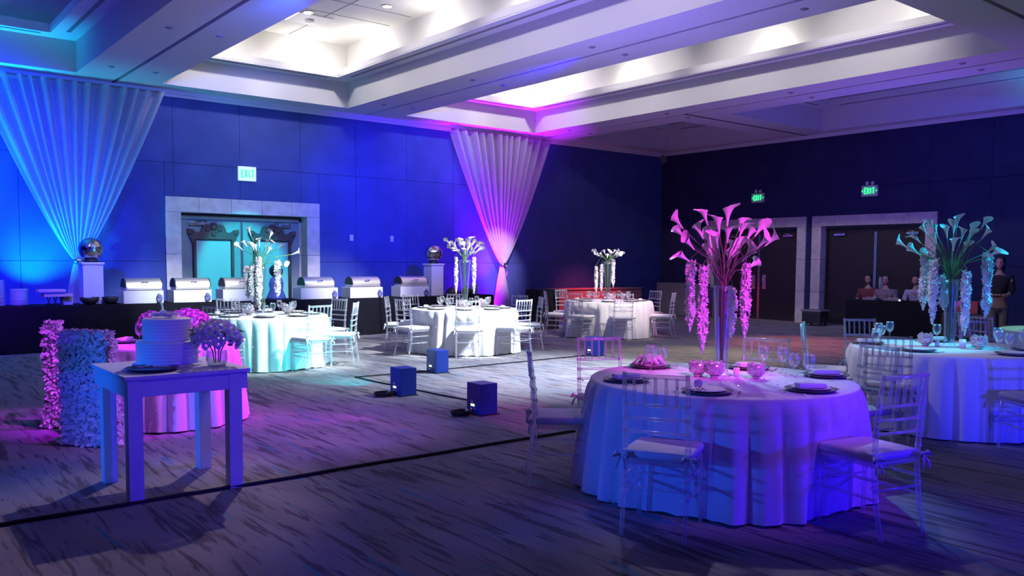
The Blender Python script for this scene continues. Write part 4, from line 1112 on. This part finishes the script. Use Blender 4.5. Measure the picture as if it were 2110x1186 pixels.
# plates, crates, bowls at the left of the buffet
def stack(x, y, n, r, lab, m, dz=.022):
    t = thing('plate_stack', lab, 'plates', (x, y, ZB_))
    me = None
    for k in range(n):
        if me is None:
            bm = B(); lathe(bm, [(.001, 0), (r*.6, 0), (r, .016), (r, .02), (r*.6, .006), (.001, .006)], 24); me = mesh(bm, m, 'plate')
        put('plate', me, t, (0, 0, k*dz))
stack(2.12, 16.3, 20, .13, 'tallest magenta lit stack of plates cut by the left edge', PLATE)
stack(2.46, 16.35, 13, .14, 'stack of plates second from the left on the buffet', PLATE)
stack(12.13, 16.5, 12, .13, 'stack of white plates at the right end of the buffet, by the drape', PLATE)
for x0, y, z, w, lab in ((2.72, 16.3, .23, .42, 'upper pale wooden serving board on the crate stack left of the pedestal'), (2.80, 16.25, .15, .44, 'lower pale wooden serving board on the crate stack left of the pedestal')):
    bm = B(); box(bm, (0, 0, 0), (w, .28, .045), 0, .005); o = obj('serving_board', bm, WOODP, None, (x0+w/2, y, ZB_+z+.02)); tag(o, lab, 'board')
t = thing('display_stand', 'black wire stand carrying the pale boards left of the pedestal', 'stand', (2.98, 16.3, ZB_))
for sx in (-.1, 0, .1):
    for s in (-1, 1):
        bm = B(); tube(bm, [(sx-.03*s, -.08, 0), (sx+.03*s, -.08, .145)], .007, 5); obj('wire_leg', bm, BLACKP, t)
bm = B(); box(bm, (.2, .05, .07), (.16, .2, .14), 0, .003); obj('white_block', bm, WBOX, t)
for x, r, lab in ((3.50, .16, 'black bowl in front of the left pedestal'), (3.84, .14, 'black bowl right of the left pedestal')):
    bm = B(); lathe(bm, [(.001, 0), (r*.5, 0), (r*.9, .07), (r, .13), (r*.95, .13), (r*.8, .07), (.001, .02)], 24); o = obj('serving_bowl', bm, BLACKP, None, (x, 16.12, ZB_)); tag(o, lab, 'bowl')
# urn between the third and fourth dish
t = thing('tall_urn', 'blue-glazed urn with a dark globe top between the third and fourth chafing dish', 'urn', (7.05, 16.4, ZB_))
bm = B(); lathe(bm, [(.001, 0), (.20, 0), (.19, .05), (.13, .2), (.15, .32), (.12, .42), (.07, .46), (.001, .46)], 28); obj('urn_body', bm, BLUEG, t)
bm = B(); ico(bm, (0, 0, .58), .14, 3, (1, 1, .95)); obj('dark_globe', bm, BLACKP, t)
# dark sundries left and right of the right pedestal
for x, lab in ((11.35, 'dark covered serving dish right of the right pedestal'), (11.75, 'dark covered serving dish nearer the plate stack')):
    bm = B(); lathe(bm, [(.001, 0), (.15, 0), (.16, .04), (.14, .12), (.06, .18), (.02, .19), (.02, .22), (.001, .22)], 24); o = obj('covered_dish', bm, BLACKP, None, (x, 16.3, ZB_)); tag(o, lab, 'dish')
# other furniture along the walls
skirted('cocktail_table', 'tall black-draped table right of the magenta drape', 12.85, 13.4, 14.85, 15.4, .94)
t = thing('low_cabinet', 'long low red lit sideboard along the wall behind the farthest table', 'cabinet', (16.9, 17.25, 0))
bm = B(); box(bm, (0, 0, .42), (3.5, .5, .80), 0, .01); obj('carcass', bm, REDC, t)
bm = B(); box(bm, (0, -.01, .835), (3.54, .54, .03), 0, .005); obj('top', bm, REDC, t)
for k in range(5):
    bm = B(); box(bm, (-1.4+.7*k, -.255, .42), (.66, .02, .72), 0, .004); obj('door', bm, REDC, t)
t = thing('panel_stack', 'grey folded partition panels leaning in the dark corner', 'panels', (19.85, 16.4, 0))
for k in range(4):
    bm = B(); box(bm, (-.1*k+.1, 0, .5), (.06, 1.75, .96), 0, .006); obj('panel', bm, GREYP, t)
t = thing('rolling_case', 'low rounded dark case with pale lid between the right wall doors', 'case', (19.6, 11.9, 0))
bm = B(); box(bm, (0, 0, .22), (.42, .52, .30), 0, .03); obj('case_body', bm, BLACKP, t)
bm = B(); box(bm, (0, 0, .39), (.46, .58, .05), 0, .02); obj('lid', bm, GREYP, t)
for sx in (-1, 1):
    for sy in (-1, 1):
        bm = B(); tube(bm, [(sx*.15-.015, sy*.2, .035), (sx*.15+.015, sy*.2, .035)], .035, 10); obj('castor', bm, BLACKP, t)
# DJ table, people
dj = skirted('dj_table', 'wide black-skirted table in front of the dark right-wall doors', 18.0, 18.7, 7.9, 10.15, .78)
for i, (y, l, lab) in enumerate(((9.7, .3, 'small grey mixer at the left of the black-skirted table'), (9.2, .34, 'flat grey controller in the middle of the black-skirted table'))):
    t = thing('mixer', lab, 'mixer', (18.25, y, .78)); bm = B(); box(bm, (0, 0, .025), (.24, l, .05), 0, .006); obj('body', bm, GREYP, t)
    for k in range(4):
        bm = B(); lathe(bm, [(.014, 0), (.012, .02), (.001, .02)], 10, (.0, -.1+.06*k, .05)); obj('knob', bm, WBOX, t)
bm = B(); ico(bm, (0, 0, .02), .02, 2); o = obj('small_lamp', bm, mat('small_led', (.8, .8, .8), .4, emit=(.7, .8, 1), es=2), None, (18.15, 9.0, .78)); tag(o, 'tiny white glowing light on the black-skirted table', 'lamp')

def skin_body(name, joints, edges, m, parent, sub=1):
    me = bpy.data.meshes.new(name); me.from_pydata([j[:3] for j in joints], edges, []); me.materials.append(m)
    o = bpy.data.objects.new(name, me); COL.objects.link(o); o.parent = parent
    md = o.modifiers.new('skin', 'SKIN'); md.use_smooth_shade = True
    for i, j in enumerate(joints):
        v = me.skin_vertices[0].data[i]; v.radius = (j[3], j[4] if len(j) > 4 else j[3]); v.use_root = (i == 0)
    s = o.modifiers.new('sub', 'SUBSURF'); s.levels = sub; s.render_levels = sub; return o
def person(loc, rz, label, shirt, legs, seated=False, longhair=False, lean=0):
    t = thing('person', label, 'person', loc, rz)
    hz = .50 if seated else .90      # pelvis height; faces +x
    J = [(0, 0, hz, .12, .10), (.02, 0, hz+.25, .09, .08), (.02+lean, 0, hz+.43, .11, .07), (.02+lean, 0, hz+.54, .055), (.03+lean, 0, hz+.62, .05)]
    E = [(0, 1), (1, 2), (2, 3), (3, 4)]
    for s in (-1, 1):
        b = len(J)
        if seated: J += [(.02+lean, s*.19, hz+.46, .055), (.05+lean, s*.23, hz+.24, .045), (.28+lean, s*.16, hz+.26, .036), (.36+lean, s*.14, hz+.27, .034)]
        else: J += [(.0, s*.18, hz+.46, .055), (.0, s*.22, hz+.20, .045), (.14, s*.13, hz+.12, .036), (.20, s*.06, hz+.13, .034)]
        E += [(2, b), (b, b+1), (b+1, b+2), (b+2, b+3)]
        b = len(J)
        if seated: J += [(.05, s*.1, hz-.02, .085), (.42, s*.11, hz, .065), (.42, s*.11, .1, .045), (.50, s*.11, .035, .04)]
        else: J += [(0, s*.09, hz-.12, .085), (.02, s*.09, .48, .062), (-.01, s*.1, .10, .042), (.10, s*.11, .035, .04)]
        E += [(0, b), (b, b+1), (b+1, b+2), (b+2, b+3)]
    skin_body('body', J, E, SKIN, t)
    # clothing: shirt over the torso and upper arms, trousers over the legs
    JS = [(J[0][0], 0, hz+.02, .165, .13), (J[1][0], 0, J[1][2], .135, .115), (J[2][0], 0, J[2][2]-.02, .19, .125), (J[2][0], 0, J[2][2]+.075, .085, .075)]; ES = [(0, 1), (1, 2), (2, 3)]
    for s in (0, 1):
        a = 5+s*8; b = len(JS); JS += [(*J[a][:3], .07), (*J[a+1][:3], .058), (*Vector(J[a+1][:3]).lerp(Vector(J[a+2][:3]), .6), .048)]; ES += [(2, b), (b, b+1), (b+1, b+2)]
    skin_body('shirt', JS, ES, shirt, t)
    JT = [(0, 0, hz, .155, .13)]; ET = []
    for s in (0, 1):
        a = 9+s*8; b = len(JT); JT += [(*J[a][:3], .098), (*J[a+1][:3], .076), (*J[a+2][:3], .06)]; ET += [(0, b), (b, b+1), (b+1, b+2)]
    skin_body('trousers', JT, ET, legs, t)
    hx, hzz = .05+lean, hz+.73
    bm = B(); ico(bm, (hx, 0, hzz), .10, 3, (.92, .78, 1.15))
    for v in bm.verts:
        if v.co.z < hzz-.04: v.co.y = v.co.y*.82
    ico(bm, (hx+.095, 0, hzz-.01), .018, 2, (1, .7, 1.4)); ico(bm, (hx+.082, 0, hzz-.052), .02, 2, (.5, 1.3, .35))
    for s in (-1, 1): ico(bm, (hx, s*.078, hzz), .022, 2, (.7, .4, 1.3))
    obj('head', bm, SKIN, t)
    bm = B()
    for s in (-1, 1): ico(bm, (hx+.082, s*.032, hzz+.01), .011, 2)
    obj('eyes', bm, HAIR, t)
    bm = B(); ico(bm, (hx-.018, 0, hzz+.028), .108, 3, (.95, .86, 1.08))
    for v in bm.verts:
        if v.co.x > hx+.055 and v.co.z < hzz+.075: v.co.x = hx+.055
    if longhair:
        ico(bm, (hx-.055, 0, hzz-.10), .085, 3, (.6, 1.0, 1.6))
    obj('hair', bm, HAIR, t)
    for s in (0, 1):
        a = 8+s*8; c = Vector(J[a][:3]); d = (c-Vector(J[a-1][:3])).normalized(); bm = B()
        ico(bm, c+d*.04, .036, 2, (1.2, .9, .6)); sy = 1 if s else -1
        for k in range(4):
            q = c+d*.07+Vector((0, (k-1.5)*.017, 0)); tube(bm, [q, q+d*.03+Vector((0, 0, -.004)), q+d*.055+Vector((0, 0, -.022))], [.0085, .008, .006], 6)
        q = c+d*.02+Vector((0, -sy*.032, 0)); tube(bm, [q, q+Vector((0, -sy*.02, 0))+d*.02, q+Vector((0, -sy*.022, -.01))+d*.045], [.010, .009, .007], 6)
        obj('hand', bm, SKIN, t)
    return t
SH_BLACK = mat('black_top', (.02, .02, .022), .8); TR = mat('grey_trousers', (.22, .20, .22), .85)
SH_PAT = mat('patterned_shirt', (.22, .15, .2), .8, vary=.5, vs=30); SH_RED = mat('dark_red_shirt', (.16, .03, .05), .8); SH_W = mat('pale_shirt', (.42, .40, .55), .8)
person((17.0, 6.55, 0), pi+.3, 'woman in black top and grey trousers standing beyond the right-hand vase', SH_BLACK, TR, False, True)
person((19.0, 9.75, 0), pi+.25, 'seated person in a patterned shirt behind the black-skirted table', SH_PAT, TR, True)
person((19.15, 10.25, 0), pi+.2, 'dark-haired person in dark red seated left behind the black-skirted table', SH_RED, TR, True, True)
person((19.25, 9.15, 0), pi+.2, 'person in a pale shirt leaning low behind the black-skirted table', SH_W, TR, True, False, .1)
for i, (x, y, c, lab) in enumerate(((19.1, 9.75, GREYP, 'grey stool under the person in the patterned shirt'), (19.25, 10.25, GREYP, 'grey stool under the person in dark red'), (19.35, 9.15, GREYP, 'grey stool under the person in the pale shirt'))):
    t = thing('stool', lab, 'stool', (x, y, 0)); bm = B(); lathe(bm, [(.001, .36), (.17, .36), (.17, .40), (.001, .40)], 20); obj('seat', bm, c, t)
    for k in range(4): a = k*pi/2+.4; bm = B(); tube(bm, [(.12*cos(a), .12*sin(a), .36), (.16*cos(a), .16*sin(a), 0)], .012, 6); obj('leg', bm, STEEL, t)
t = thing('carton', 'small red box on a black trunk beyond the right-hand vase', 'box', (17.6, 7.35, .62)); bm = B(); box(bm, (0, 0, .12), (.3, .42, .24), .2, .01); obj('box_body', bm, mat('red_box', (.5, .08, .10), .6), t)
t = thing('trunk', 'black trunk under the red box beyond the right-hand vase', 'trunk', (17.6, 7.3, 0)); bm = B(); box(bm, (0, 0, .31), (.5, .9, .62), .0, .02); obj('trunk_body', bm, BLACKP, t)
for s in (-1, 1):
    bm = B(); tube(bm, [(-.25, s*.1, .45), (-.28, s*.1, .47), (-.28, s*.2, .47), (-.25, s*.2, .45)], .01, 6); obj('handle', bm, STEEL, t)
